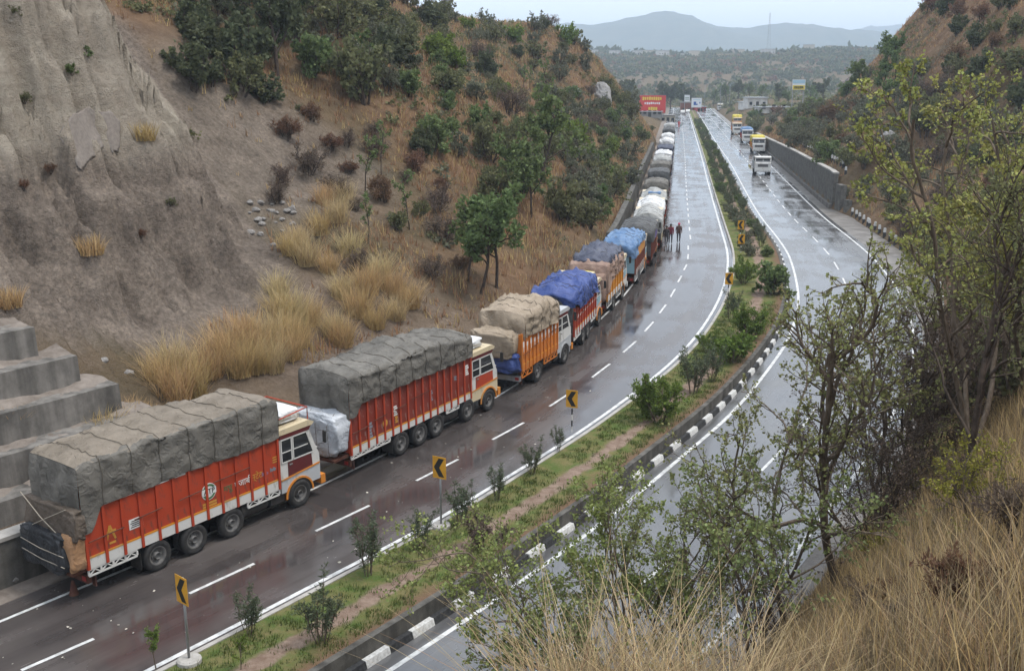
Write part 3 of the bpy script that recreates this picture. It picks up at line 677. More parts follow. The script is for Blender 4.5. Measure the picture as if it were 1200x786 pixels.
def wheel_meshes():
    T, Rm = MB(), MB()
    r = .52
    T.lathe([(.30, -.10), (.40, -.145), (.49, -.14), (r, -.09), (r + .004, 0), (r, .09), (.49, .14), (.40, .145), (.30, .10)], 30)
    Rm.lathe([(.0, -.035), (.09, -.05), (.105, -.13), (.115, -.13), (.12, -.02), (.22, .0), (.25, -.06), (.31, -.115), (.325, -.11), (.31, -.08)], 24)
    for j in range(8):
        t = 2 * math.pi * j / 8; Rm.box(.17 * math.cos(t) - .018, .17 * math.cos(t) + .018, -.045, .0, .17 * math.sin(t) - .018, .17 * math.sin(t) + .018)
    t = T.build('wheel', 'rubber', None, True); m = Rm.build('rim', 'rim_steel', None, True); a, b = t.data, m.data
    bpy.data.objects.remove(t); bpy.data.objects.remove(m); return a, b
WT, WR_ = wheel_meshes()
def wheels(root, xs, double, r=.52):
    for k, x in enumerate(xs):
        for s in (-1, 1):
            o = link(bpy.data.objects.new('wheel', WT), root); o.location = (x, s * 1.08, r); o.rotation_euler = (0, 0.3 * k, 0 if s < 0 else math.pi); o.scale = (r / .52, 1, r / .52)
            c = link(bpy.data.objects.new('rim', WR_), o)
            if double[k]:
                o2 = link(bpy.data.objects.new('wheel', WT), root); o2.location = (x, s * .76, r); o2.scale = (r / .52, 1, r / .52)

def sheet_ring(x, hw, hem, top, rnd, nside=9, nsh=5, ntop=13, crown=.05):
    pts = []
    for k in range(nside): pts.append((x, hw, hem + (top - rnd - hem) * k / nside))
    for k in range(nsh):
        t = math.pi / 2 * k / nsh; pts.append((x, hw - rnd + rnd * math.cos(t), top - rnd + rnd * math.sin(t)))
    for k in range(ntop + 1):
        u = k / ntop; y = (hw - rnd) * (1 - 2 * u); pts.append((x, y, top + crown * (1 - (2 * u - 1) ** 2)))
    for k in range(1, nsh + 1):
        t = math.pi / 2 * (1 - k / nsh); pts.append((x, -(hw - rnd + rnd * math.cos(t)), top - rnd + rnd * math.sin(t)))
    for k in range(1, nside + 1): pts.append((x, -hw, top - rnd + (hem - (top - rnd)) * k / nside))
    return np.array(pts)
def tarp(root, x0, x1, hem, top, hw, m, seed, name='tarpaulin', rnd=.25, amp=1., hemr=None, topf=None, ropes=True, crown=.05, rope_m='rope', rear_hem=None, top_m=None):
    """canvas over the load: folded sides, uneven hem, sagging top, closed ends"""
    step = .13; n = max(8, int((x1 - x0) / step)); xs = np.linspace(x0, x1, n + 1); rings = []
    rope_x = np.arange(x0 + .7, x1 - .3, 1.05) + .15 * np.array([vnoise(np.array([i * 3.7 + seed]), np.array([.5]), 3)[0] for i in range(len(np.arange(x0 + .7, x1 - .3, 1.05)))]) if ropes else []
    for x in xs:
        e = min(x - x0, x1 - x); tp = top + (topf(x) if topf else 0)
        e2 = min(1, e / .35); hm = hem + .10 * (float(vnoise(np.array([x * .8]), np.array([seed * 1.3]), seed)[()] if False else vnoise(np.array([x * .8]), np.array([seed * 1.3]), seed)[0]) - .5)
        if rear_hem is not None: hm = hm + (rear_hem - hem) * float(sstep(x0 + .75, x0 + .2, x))
        rg = sheet_ring(x, hw - .05 * (1 - e2), hm, tp - .10 * (1 - e2) ** 2, rnd, crown=crown)
        rings.append(rg)
    A = np.array(rings)                                   # (n+1, k, 3)
    k = A.shape[1]; X = A[..., 0]; S = np.broadcast_to(np.arange(k)[None, :], X.shape) * .28
    side = (np.arange(k) < 11) | (np.arange(k) > k - 12); sidew = np.where(side, 1., 0.)[None, :]
    nrm = np.zeros_like(A); nrm[..., 1] = np.sign(A[..., 1]) * sidew; nrm[..., 2] = 1 - sidew
    fold = .07 * (1 - np.abs(fbm(X * 1.1 + .3 * S, S * .25 + seed, seed, 3)) * 2) + .06 * fbm(X * .7, S * .7, seed + 9, 4) + .03 * fbm(X * 3.5, S * 1.2, seed + 5, 3) + .085 * np.maximum(0, 1 - 6 * np.abs(fbm(X * .9 - S * .5, S * .9 + X * .4, seed + 6, 3))) - .06 * np.maximum(0, 1 - 7 * np.abs(fbm(X * .6 + S * .7, S * .8, seed + 8, 2)))
    sag = -.02 * (1 - sidew)
    tap = np.clip(np.minimum(X - x0, x1 - X) / .35, 0, 1)
    A = A + nrm * ((fold * amp * (.75 * sidew + 1.1 * (1 - sidew)) - .03) * tap)[..., None]
    for rx in rope_x:
        A = A - nrm * (.035 * np.exp(-((X - rx) / .12) ** 2))[..., None]
    n1 = len(A)
    V = A.reshape(-1, 3).tolist(); F = [(i * k + j, i * k + j + 1, (i + 1) * k + j + 1, (i + 1) * k + j) for i in range(n1 - 1) for j in range(k - 1)]
    for end, sg in ((0, -1), (n1 - 1, 1)):                # end sheets hang from the top edge, pulled into folds
        ring = A[end]; j0, j1 = 8, k - 9; edge = ring[j0:j1 + 1]; lowz = (rear_hem if (rear_hem is not None and sg < 0) else hem) - .05
        ny_, nz_ = len(edge), 12; b0 = len(V)
        for q in range(nz_):
            t = q / (nz_ - 1); pt = edge.copy(); zl = lowz + .12 * fbm(edge[:, 1] * 1.5, edge[:, 1] * 0 + seed, seed + 7, 2)
            pt[:, 2] = edge[:, 2] * (1 - t) + zl * t
            fl = .16 * (1 - 2 * np.abs(fbm(pt[:, 1] * 1.3 + t * .8, pt[:, 2] * .5 + seed, seed + 31, 3))) + .10 * fbm(pt[:, 1] * 3, pt[:, 2] * 1.6, seed + 33, 3)
            ed = np.clip((hw - np.abs(edge[:, 1])) / .3, 0, 1); pt[:, 0] += sg * ed * (.02 + .08 * math.sin(math.pi * min(1, t * 1.2)) + fl * amp * min(1, t * 4)); V += pt.tolist()
        F += [(b0 + q * ny_ + j, b0 + q * ny_ + j + 1, b0 + (q + 1) * ny_ + j + 1, b0 + (q + 1) * ny_ + j) for q in range(nz_ - 1) for j in range(ny_ - 1)]
        for js in (range(0, 11), range(k - 12, k - 1)):    # tuck the corners
            pass
    o = mesh_obj(name, V, F, m, root, True)
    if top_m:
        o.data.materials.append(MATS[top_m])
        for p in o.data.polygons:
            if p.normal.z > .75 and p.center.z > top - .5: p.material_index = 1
    if ropes:
        for rx in rope_x:
            i = int(np.argmin(np.abs(xs - rx))); pts = A[i] + nrm[i] * .018; pts[:, 0] = rx
            MB().tube([tuple(p) for p in pts], .012, 4, False).build('rope', rope_m, o)
    return o
def bale(root, name, x0, x1, y0, y1, z0, z1, m, seed, amp=.12, parent=None):
    """a lumpy wrapped load: a box of soft corners, dented by its lashings"""
    n = 30; NV = 56; u = np.linspace(0, math.pi, n); v = np.linspace(0, 2 * math.pi, NV, endpoint=False)
    U, W = np.meshgrid(u, v, indexing='ij')
    def sp(t, e): return np.sign(t) * np.abs(t) ** e
    X = sp(np.sin(U) * np.cos(W), .3); Y = sp(np.sin(U) * np.sin(W), .3); Z = sp(np.cos(U), .34)
    r = 1 + amp * fbm(X * 1.7 + seed, Y * 1.7 + Z * 1.3, seed, 4) + amp * .55 * (1 - 3 * np.abs(fbm(X * 2.5 + Y * 2 + seed, Z * 2.6 - Y * 1.4, seed + 4, 3)))
    V = np.stack([(x0 + x1) / 2 + (x1 - x0) / 2 * X * r, (y0 + y1) / 2 + (y1 - y0) / 2 * Y * r, (z0 + z1) / 2 + (z1 - z0) / 2 * Z * r], -1).reshape(-1, 3)
    F = [(i * NV + j, i * NV + (j + 1) % NV, (i + 1) * NV + (j + 1) % NV, (i + 1) * NV + j) for i in range(n - 1) for j in range(NV)]
    return mesh_obj(name, V, F, m, root, True)
def text_mesh(name, txt, size, m, parent, loc, rot, sx=1.0):
    c = bpy.data.curves.new(name, 'FONT'); c.body = txt; c.size = size; c.align_x = 'CENTER'; c.align_y = 'CENTER'; c.extrude = .004; c.resolution_u = 3
    t = bpy.data.objects.new(name, c); COL.objects.link(t); bpy.context.view_layer.update()
    me = bpy.data.meshes.new_from_object(t.evaluated_get(bpy.context.evaluated_depsgraph_get())); bpy.data.objects.remove(t); bpy.data.curves.remove(c)
    me.materials.clear(); me.materials.append(MATS[m]); o = link(bpy.data.objects.new(name, me), parent); o.location = loc; o.rotation_euler = rot; o.scale = (sx, 1, 1); return o
SIDE_ROT = (R(90), 0, 0)

def cab(root, x0, x1, zt, c, low, trim, door=None, visor='cream_paint', simple=False, wheel_x=None, rise=.0):
    """forward-control cab seen from any side"""
    zb, zs = .78, 1.95                                   # floor, window sill
    fr = x1; hw = 1.16
    prof = [(x0, zb), (x0, zt - .08), (x0 + .1, zt), (fr - .62, zt), (fr - .5, zt - .07), (fr - .12, zs + .05), (fr, zs - .15), (fr, zb)]
    cb = MB().prism(prof, -hw, hw).build('cab', c, root)
    L = fr - x0
    # roof board
    MB().prism([(x0 - .02, zt + .005), (x0 - .02, zt + .2), (fr - .5, zt + .24), (fr - .25, zt + .1), (fr - .34, zt + .005)], -hw - .05, hw + .05).build('roof_visor', visor, cb)
    MB().prism([(x0 + .0, zt - .16), (x0 + .0, zt + .003), (fr - .37, zt + .003), (fr - .5, zt - .16)], -hw - .03, hw + .03).build('roof_band', low if simple else 'dark_red_cab', cb)
    for s in (-1, 1):
        y = s * hw
        f = lambda a, b: (min(a, b), max(a, b))
        g0, g1 = f(y + s * .002, y + s * .018); h0, h1 = f(y + s * .002, y + s * .032)
        wm = x0 + .06 + (L - .75) * .42
        for (a, b_, tilt) in ((x0 + .07, wm, 0), (wm + .08, fr - .58, .26)):
            MB().prism([(a, zs), (a, zt - .2), (b_ - tilt * .2, zt - .2), (b_ + tilt, zs)], g0, g1).build('side_window', 'window_glass', cb)
            fm = MB(); P4 = [(a, zs), (a, zt - .2), (b_ - tilt * .2, zt - .2), (b_ + tilt, zs)]
            for i in range(4):
                p, q = P4[i], P4[(i + 1) % 4]; fm.obox((p[0], y + s * .017, p[1]), (q[0], y + s * .017, q[1]), .03, .045)
            if not simple: fm.obox((a, y + s * .017, (zs + zt - .2) / 2 - .05), (b_, y + s * .017, (zs + zt - .2) / 2 - .05), .03, .035)
            fm.build('window_frame', 'white_paint', cb)
        if door: 
            d_ = MB().prism([(x0 + .36, 1.32), (x0 + .36, zs - .04), (fr - .42, zs - .04), (fr - .38, 1.42)], g0, g1).build('door', door, cb)
            MB().box(x0 + .42, x0 + .56, *f(y + s * .015, y + s * .05), 1.78, 1.82).build('door_handle', 'hub_steel', d_)
        MB().prism([(x0, zb), (x0, 1.28), (fr - .004, 1.42), (fr - .004, zb)], *f(y + s * .001, y + s * .010)).build('lower_panel', low, cb)
        MB().obox((x0, y + s * .022, 1.29), (fr - .02, y + s * .022, 1.43), .02, .06).build('trim_stripe', trim, cb)
        if wheel_x is not None:                          # dark wheel opening with a painted arch
            n = 14; arch = MB(); rr = .66
            pts = [(wheel_x + rr * math.cos(math.pi * i / n), y + s * .03, .50 + rr * math.sin(math.pi * i / n)) for i in range(n + 1)]
            MB().prism([(p[0], p[2]) for p in pts], *f(y + s * .004, y + s * .016)).build('wheel_well', 'chassis_black', cb)
            for p, q in zip(pts[:-1], pts[1:]): arch.obox(p, q, .05, .07)
            arch.build('wheel_arch', trim, cb)
        mm = MB(); mm.tube([(fr - .1, y, zs + .75), (fr + .12, y + s * .2, zs + .75), (fr + .12, y + s * .2, zs + .25), (fr - .02, y, zs + .2)], .014, 5); mm.box(fr + .09, fr + .14, *f(y + s * .12, y + s * .28), zs + .27, zs + .72); mm.build('mirror', 'chassis_black', cb)
    # front: windscreen, grille, bumper, lamps
    a = Vector((fr - .48, 0, zt - .12)); b = Vector((fr - .13, 0, zs + .12)); nrm = Vector((b.z - a.z, 0, a.x - b.x)).normalized() * -1
    V = []
    for d in (.004, .02):
        for p in (a, b):
            for s in (-1, 1): q = p + nrm * d * (1 if nrm.x > 0 else -1); V.append((q.x, s * (hw - .1), q.z))
    ws = MB().add(V, [(0, 1, 3, 2), (4, 6, 7, 5), (0, 4, 5, 1), (2, 3, 7, 6), (0, 2, 6, 4), (1, 5, 7, 3)]).build('windscreen', 'window_glass', cb)
    wf = MB(); o_ = nrm * .022 * (1 if nrm.x > 0 else -1); wf.obox((a.x + o_.x, 0, a.z + o_.z), (b.x + o_.x, 0, b.z + o_.z), .05, .03); wf.obox((a.x + o_.x, -hw, a.z + .03), (a.x + o_.x, hw, a.z + .03), .05, .05); wf.obox((b.x + o_.x, -hw, b.z - .02), (b.x + o_.x, hw, b.z - .02), .05, .05); wf.build('windscreen_frame', 'white_paint', cb)
    MB().box(fr + .002, fr + .03, -.75, .75, 1.25, 1.65).build('grille', 'chassis_black', cb)
    gb = MB()
    for k in range(4): gb.box(fr + .03, fr + .045, -.78, .78, 1.27 + .1 * k, 1.31 + .1 * k)
    gb.build('grille_bar', 'hub_steel', cb)
    MB().box(fr + .0, fr + .22, -1.2, 1.2, .55, .9).build('bumper', 'orange_trim' if not simple else 'white_paint', cb)
    for s in (-1, 1): MB().lathe([(.0, .0), (.11, 0), (.12, -.03)], 14, 'y').build('headlamp', 'lamp_glass', cb).matrix_local = Matrix.Translation((fr + .225, s * .85, .73)) @ Matrix.Rotation(R(-90), 4, 'Z')
    return cb

def truck(label, p_rear, p_front, spec, seed):
    """p_rear, p_front: road contact of the right-hand rear and front tyres"""
    pr, pf = np.asarray(p_rear[:2]), np.asarray(p_front[:2]); d = pf - pr; L = np.linalg.norm(d); d /= L; left = np.array([-d[1], d[0]])
    o = pr + left * 1.2; rz = math.atan2(d[1], d[0])
    zf = spec.get('zf', zr); z0 = float(zf(o[1])); z1 = float(zf(o[1] + d[1] * L))
    root = empty('truck', (o[0], o[1], z0), rz); root.rotation_euler = (0, -math.atan2(z1 - z0, L), rz)
    tag(root, label, 'truck', spec.get('group', 'trucks queued along the wet road'))
    S = spec; near = S.get('near', False)
    xs = list(S.get('axles', [0, 1.25])) + ([L] if S.get('front', True) else [])
    xb0, xb1 = S['body']; xc0, xc1 = S['cab']
    zd, zt = S.get('deck', 1.15), S['side_top']
    body_m, low_m = S['body_m'], S.get('low_m', 'white_paint')
    wheels(root, xs, [k < S.get('doubles', len(xs) - 1) for k in range(len(xs))], S.get('wheel_r', .52))
    ch = MB()
    for s in (-1, 1): ch.box(xb0 + .1, xc1 - .15, s * .42 - .06, s * .42 + .06, .68, .95)
    for x in xs: ch.tube([(x, -.95, .52), (x, .95, .52)], .09, 8)
    for x in np.arange(xb0 + .4, xb1, 1.1): ch.box(x - .05, x + .05, -1.1, 1.1, .95, zd - .06)
    ch.build('chassis', 'chassis_black', root)
    deck = MB().box(xb0, xb1, -1.17, 1.17, zd - .06, zd).build('load_deck', 'rusty_brown', root)
    # tank and tool box between the axles
    gap = max(((b - a, a, b) for a, b in zip(xs[:-1], xs[1:])))
    if gap[0] > 2:
        t = MB(); t.lathe([(.0, -.6), (.27, -.6), (.29, -.55), (.29, .55), (.27, .6), (0, .6)], 16, 'y'); q = t.build('fuel_tank', 'chassis_black', root, True); q.matrix_local = Matrix.Translation((gap[1] + .62 + .5, -.85, .66)) @ Matrix.Rotation(R(90), 4, 'Z')
        MB().box(gap[2] - 1.35, gap[2] - .7, -1.1, -.72, .45, .9).build('battery_box', 'chassis_black', root)
        MB().box(gap[1] + .8, gap[1] + 1.8, .7, 1.1, .42, .9).build('tool_box', 'chassis_black', root)
    np_ = S.get('panels', 10); dx = (xb1 - xb0) / np_; zm = S.get('band', 1.40)
    share = {}
    for s in (-1, 1):
        y = s * 1.17; f = lambda a, b: (min(a, b), max(a, b))
        for k in range(np_):
            a, b = xb0 + k * dx, xb0 + (k + 1) * dx
            key = s
            if key not in share:
                t = MB().box(0.045, dx - .045, *f(y, y + s * .045), zm, zt).build('side_panel', S.get('panel_m', body_m), root); share[key] = t.data; t.location.x = a
            else:
                t = link(bpy.data.objects.new('side_panel', share[key]), root); t.location.x = a
        for k in range(np_ + 1):
            x = xb0 + k * dx; kk = ('st', s)
            if kk not in share:
                t = MB().box(-.045, .045, *f(y - s * .01, y + s * .10), zd - .1, zt + .04).build('stake', S.get('stake_m', body_m), root); share[kk] = t.data; t.location.x = x
            else: t = link(bpy.data.objects.new('stake', share[kk]), root); t.location.x = x
        MB().box(xb0, xb1, *f(y, y + s * .060), zd - .10, zm - .035).build('side_skirt', low_m, root)
        if near: MB().box(xb0, xb1, *f(y + .001 * s, y + s * .066), zm - .033, zm + .03).build('trim_stripe', 'amber_paint', root)
        # open lattice under the body, cut away over the wheels
        lz0, lz1 = S.get('lat', (.80, zd - .10)); lt = MB(); yy = y + s * .03
        segs = []; cur = xb0
        for x in sorted(xs):
            if x - .75 > cur + .3: segs.append((cur, min(x - .75, xb1)))
            cur = max(cur, x + .72)
        if xb1 > cur + .2: segs.append((cur, xb1))
        for a, b in segs:
            if b - a < .25: continue
            lt = MB()
            lt.box(a, b, *f(yy - .02, yy + .02), lz0, lz0 + .05); lt.box(a, b, *f(yy - .02, yy + .02), lz1 - .05, lz1)
            n = max(1, int((b - a) / .42)); w = (b - a) / n
            for i in range(n + 1): lt.box(a + i * w - .03, a + i * w + .03, *f(yy - .02, yy + .02), lz0 + .05, lz1 - .05)
            if near:
                for i in range(n): lt.obox((a + i * w + .03, yy, lz0 + .06), (a + (i + .5) * w, yy, lz1 - .06), .03, .035); lt.obox((a + (i + 1) * w - .03, yy, lz0 + .06), (a + (i + .5) * w, yy, lz1 - .06), .03, .035)
            lt.build('skirt_lattice', S.get('lat_m', low_m), root)
        
        if near:
            for (a, b, zz) in ((xb0 + .05, xb0 + 2 * dx, 1.95), (xb0 + 2.6 * dx, xb0 + 4.2 * dx, 2.1), (xb0 + 5.2 * dx, xb0 + 6.7 * dx, 2.15), (xb0 + 7.4 * dx, xb0 + 9.9 * dx, 2.3)): MB().tube([(a, y + s * .13, zz), (b, y + s * .13, zz + .05)], .018, 5).build('lashing_bar', 'rusty_brown', root)
    # tail board, bumper bar, lamps
    tb = S.get('tail_m', body_m); MB().box(xb0 - .06, xb0 - .004, -1.15, 1.15, zd, S.get('tail_top', zt)).build('tail_board', tb, root)
    MB().box(xb0 - .02, xb0 + .12, -1.12, 1.12, .55, .82).build('rear_bumper', S.get('bumper_m', 'rusty_brown'), root)
    for s in (-1, 1):
        MB().box(xb0 - .035, xb0 - .022, s * .95 - .1, s * .95 + .1, .62, .76).build('tail_lamp', 'red_lamp', root)
        MB().box(xb0 + .25, xb0 + .3, s * 1.0 - .09, s * 1.0 + .09, .35, 1.0).build('bumper_strut', 'rusty_brown', root)
        if near or S.get('flaps', True): MB().box(xs[0] - .66, xs[0] - .64, s * .95 - .28, s * .95 + .28, .28, .85).build('mud_flap', 'chassis_black', root)
    cab(root, xc0, xc1, S.get('cab_top', 2.95), S['cab_m'], S.get('cab_low', 'white_paint'), S.get('cab_trim', 'orange_trim'), S.get('door_m'), S.get('visor', 'cream_paint'), not near, xs[-1])
    MB().box(xb1 + .0, xb1 + .05, -1.15, 1.15, zd, zt + .1).build('head_board', body_m, root)
    for t in S.get('tarps', []):
        tt = dict(t); tarp(root, tt.pop('x0', xb0 - .08), tt.pop('x1', xb1 + .06), tt.pop('hem'), tt.pop('top'), tt.pop('hw', 1.30), tt.pop('m'), seed + len(tt), **tt)
    return root
def deco(root, y, items):
    pass

# --- the queue, from the rear: contact pixels of the right-hand tyres fix each place
t1 = truck('long red truck with grey canvas and black bale at its tail, last in queue', P(187, 668), P(353, 593), dict(
    near=True, axles=[0, 1.46, 3.05], doubles=2, body=(-2.45, 5.25), cab=(5.4, 7.35), deck=1.15, side_top=3.12, band=1.42, panels=12, body_m='red_paint', stake_m='red_paint', cab_m='white_paint', cab_low='silver_paint', door_m='dark_red_cab', cab_top=3.02,
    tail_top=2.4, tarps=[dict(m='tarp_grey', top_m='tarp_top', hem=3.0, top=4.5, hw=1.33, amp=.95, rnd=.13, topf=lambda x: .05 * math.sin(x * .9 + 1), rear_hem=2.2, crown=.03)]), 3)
y_ = -1.17 - .05
cr = MB().lathe([(0, 0), (.30, 0), (.30, -.012), (.0, -.012)], 28, 'y').build('logo_disc', 'white_print', t1); cr.location = (2.15, y_ - .0, 2.02)
rg = MB().lathe([(.20, -.014), (.27, -.014), (.27, -.020), (.20, -.020)], 28, 'y').build('logo_ring', 'green_print', cr)
MB().box(-.29, .29, -.026, -.021, -.10, .12).build('logo_band', 'white_print', cr)
text_mesh('logo_letters', 'ATP', .26, 'black_print', cr, (0, -.032, .01), SIDE_ROT)
for (tx, x, z, sz, mt) in (('मधु', 2.95, 1.86, .30, 'green_print'), ('पंजाबी', 3.62, 1.86, .32, 'white_print'), ('स्टेट', 4.22, 1.88, .32, 'yellow_print')):
    text_mesh('painted_word', tx, sz, mt, t1, (x, y_ - .004, z), SIDE_ROT)
for i, (x, z, ln, mt) in enumerate(((4.62, 1.86, .3, 'violet_print'), (5.0, 1.9, .28, 'grey_print'))):
    b = MB()
    for k in range(6): b.box(x - ln / 2 + k * ln / 6, x - ln / 2 + k * ln / 6 + ln / 8, y_ - .006, y_ - .001, z - .08 + .02 * (k % 2), z + .08 - .03 * (k % 3))
    b.build('painted_word', mt, t1)
b = MB(); [b.box(5.0, 5.22, y_ - .006, y_ - .001, 2.12 + .09 * k, 2.16 + .09 * k) for k in range(3)]; b.build('painted_stripe', 'yellow_print', t1)
b = MB(); [b.box(2.15 - .29, 2.15 + .29, y_ - .006, y_ - .001, 1.48 + .1 * k, 1.55 + .1 * k) for k in range(2)]; b.build('painted_stripe', 'yellow_print', t1)
wp = MB().box(-.95, -.45, y_ - .008, y_ - .001, 1.78, 2.12).build('notice_plate', 'white_print', t1)
b = MB(); [b.box(-.9 + .04 * (k % 2), -.5 - .05 * (k % 3), y_ - .012, y_ - .009, 1.83 + .065 * k, 1.86 + .065 * k) for k in range(4)]; b.build('notice_lettering', 'black_print', wp)
eg = MB(); 
for a, b_ in (((-1.75, 1.75), (-1.62, 2.2)), ((-1.62, 2.2), (-1.45, 1.72)), ((-1.75, 1.98), (-1.42, 2.0)), ((-1.68, 1.62), (-1.45, 1.62))): eg.obox((a[0], y_ - .004, a[1]), (b_[0], y_ - .004, b_[1]), .006, .07)
eg.build('painted_emblem', 'yellow_print', t1)
[MB().box(-2.45 + k * .6417 + .1, -2.45 + k * .6417 + .52, y_ - .006, y_ - .001, 2.93, 3.0).build('painted_label', 'white_print', t1) for k in range(1, 6)]
# tail of the rear truck: hanging canvas, black plastic bale, tan canvas side
bale(t1, 'hanging_canvas', -2.9, -2.42, -1.32, 1.32, 2.0, 3.1, 'tarp_brown', 11, .10)
bale(t1, 'black_bale', -3.15, -2.35, -.95, 1.32, 1.0, 2.25, 'tarp_black', 12, .16)
bale(t1, 'tan_canvas_bundle', -2.98, -2.42, -1.24, -.7, 1.1, 2.3, 'canvas_tan', 13, .1)
MB().box(-2.95, -2.46, -1.12, 1.12, .98, 1.09).build('tail_platform', 'rusty_brown', t1)
b = MB(); 
for p, q in (((-2.97, -1.2, 3.2), (-2.97, 1.0, 2.1)), ((-2.97, 1.2, 3.2), (-2.97, -1.0, 2.1)), ((-3.14, -1.1, 1.7), (-3.14, 1.2, 1.75)), ((-3.14, -1.1, 1.35), (-3.14, 1.2, 1.4))): b.tube([p, ((p[0] + q[0]) / 2 - .06, (p[1] + q[1]) / 2, (p[2] + q[2]) / 2), q], .014, 5)
b.build('lashing_rope', 'light_rope', t1)
# sacks and rail on the cab roof
bale(t1, 'roof_bundle', 5.5, 6.75, -.9, .9, 3.27, 3.72, 'tarp_white', 14, .12); bale(t1, 'roof_sheet', 5.4, 6.0, -.2, 1.1, 3.6, 3.95, 'tarp_light_blue', 15, .1)
b = MB(); [b.tube([(5.5, s * 1.1, 3.6), (6.9, s * 1.1, 3.72), (6.9, s * 1.1, 3.25)], .025, 6) for s in (-1, 1)]; b.tube([(6.9, -1.1, 3.72), (6.9, 1.1, 3.72)], .025, 6); b.build('roof_rail', 'red_paint', t1)

t2 = truck('long weathered red truck with grey canvas and a silver plastic bale at its tail', P(471, 533), P(573, 481), dict(
    near=True, axles=[0, 1.32, 2.55, 5.0], doubles=3, body=(-3.2, 5.2), cab=(5.35, 7.55), deck=1.15, side_top=3.2, band=1.36, panels=16, body_m='red_paint', panel_m='maroon_paint', stake_m='red_paint', cab_m='white_paint', cab_low='cream_paint', door_m='red_paint', cab_top=2.95, lat=(.84, 1.05), tail_top=2.2,
    tarps=[dict(m='tarp_grey', hem=3.08, top=4.3, hw=1.36, amp=1.15, rnd=.18, topf=lambda x: .10 * math.sin(x * 1.1) - .02 * x, rear_hem=2.6, crown=.12)]), 17)
bale(t2, 'silver_bale', -4.1, -3.1, -1.2, 1.22, 1.15, 2.85, 'plastic_silver', 21, .1); MB().box(-4.1, -3.22, -1.12, 1.12, 1.0, 1.1).build('tail_platform', 'rusty_brown', t2)
bale(t2, 'roof_bundle', 5.45, 6.7, -.95, .95, 3.2, 3.6, 'tarp_white', 22, .14)
b = MB(); 
for k in range(4): y0_ = -.9 + .6 * k; b.tube([(-3.7, y0_, 2.9), (-4.14, y0_ + .05, 2.5), (-4.14, y0_, 1.4), (-4.1, y0_, 1.1)], .012, 4)
b.build('lashing_rope', 'rope', t2)
dsc = MB().lathe([(0, 0), (.16, 0), (.16, -.01), (0, -.01)], 20, 'y').build('painted_emblem', 'yellow_print', t2); dsc.location = (-1.05, y_, 1.75)
for x, z, w_, h_, mt in ((-2.0, 1.75, .3, .7, 'grey_print'), (-.35, 2.1, .25, .45, 'white_print'), (-.3, 1.7, .2, .3, 'yellow_print'), (2.15, 2.05, .24, .5, 'grey_print'), (4.0, 2.35, .22, .2, 'grey_print'), (4.9, 2.5, .3, .5, 'white_print')):
    b = MB(); [b.box(x - w_ / 2 + .03 * (k % 2), x + w_ / 2 - .04 * (k % 3), y_ - .006, y_ - .001, z - h_ / 2 + k * h_ / 5, z - h_ / 2 + (k + .75) * h_ / 5) for k in range(5)]; b.build('painted_patch', mt, t2)

t3 = truck('short orange truck with tan canvas bulging over its tail', P(630.6, 447), P(662, 425.8), dict(
    near=True, axles=[0], doubles=1, body=(-2.0, 2.45), cab=(2.6, 4.5), deck=1.2, side_top=3.0, band=1.42, panels=10, body_m='orange_paint', stake_m='orange_paint', low_m='orange_paint', lat_m='orange_paint', lat=(.72, 1.1), cab_m='white_paint', cab_low='silver_paint', cab_trim='silver_paint', door_m='white_paint', visor='silver_paint', cab_top=2.9, bumper_m='silver_paint',
    tarps=[dict(m='tarp_tan', hem=2.75, top=4.0, hw=1.36, amp=1.6, x0=-1.7, topf=lambda x: .1 * math.sin(2 * x), crown=.12)]), 29)
bale(t3, 'tan_bundle', -2.9, -1.6, -1.0, 1.2, 1.9, 3.2, 'tarp_tan', 31, .16); bale(t3, 'blue_sheet', -2.7, -1.9, -1.15, 1.1, 1.15, 2.1, 'tarp_blue', 32, .2)
for k in range(10): 
    b = MB(); b.box(-2.0 + .445 * k + .14, -2.0 + .445 * k + .3, y_ - .006, y_ - .001, 2.3, 2.6 - .1 * (k % 2)); b.box(-2.0 + .445 * k + .2, -2.0 + .445 * k + .26, y_ - .006, y_ - .001, 2.05, 2.3); b.build('painted_mark', 'white_print', t3)

t4 = truck('red truck under a bright blue wrinkled tarpaulin', P(683.5, 402.8), P(702, 381.4), dict(near=True, axles=[0, 1.2], body=(-2.4, 3.1), cab=(3.2, 5.0), side_top=2.65, panels=9, band=1.42, body_m='red_paint', cab_m='white_paint', cab_low='silver_paint', door_m='sky_paint', cab_top=2.8, tail_m='tarp_dark',
    tarps=[dict(m='tarp_blue', hem=2.5, top=3.55, hw=1.36, amp=2.0, rear_hem=2.9, crown=.2), dict(m='tarp_dark', hem=1.7, top=3.3, hw=1.2, x0=-2.55, x1=-1.2, name='dark_load_cover', ropes=False)]), 37)
MB().box(2.9, 3.3, -1.1, 1.1, 3.55, 3.62).build('roof_board', 'cream_paint', t4); bale(t4, 'roof_bundle', 3.1, 4.2, -.9, .5, 3.05, 3.5, 'tarp_yellow', 38, .12)
for k in range(9): b = MB(); b.obox((-2.4 + .611 * k + .12, y_ - .004, 1.9), (-2.4 + .611 * k + .5, y_ - .004, 2.1), .006, .07); b.build('painted_mark', 'white_print', t4)
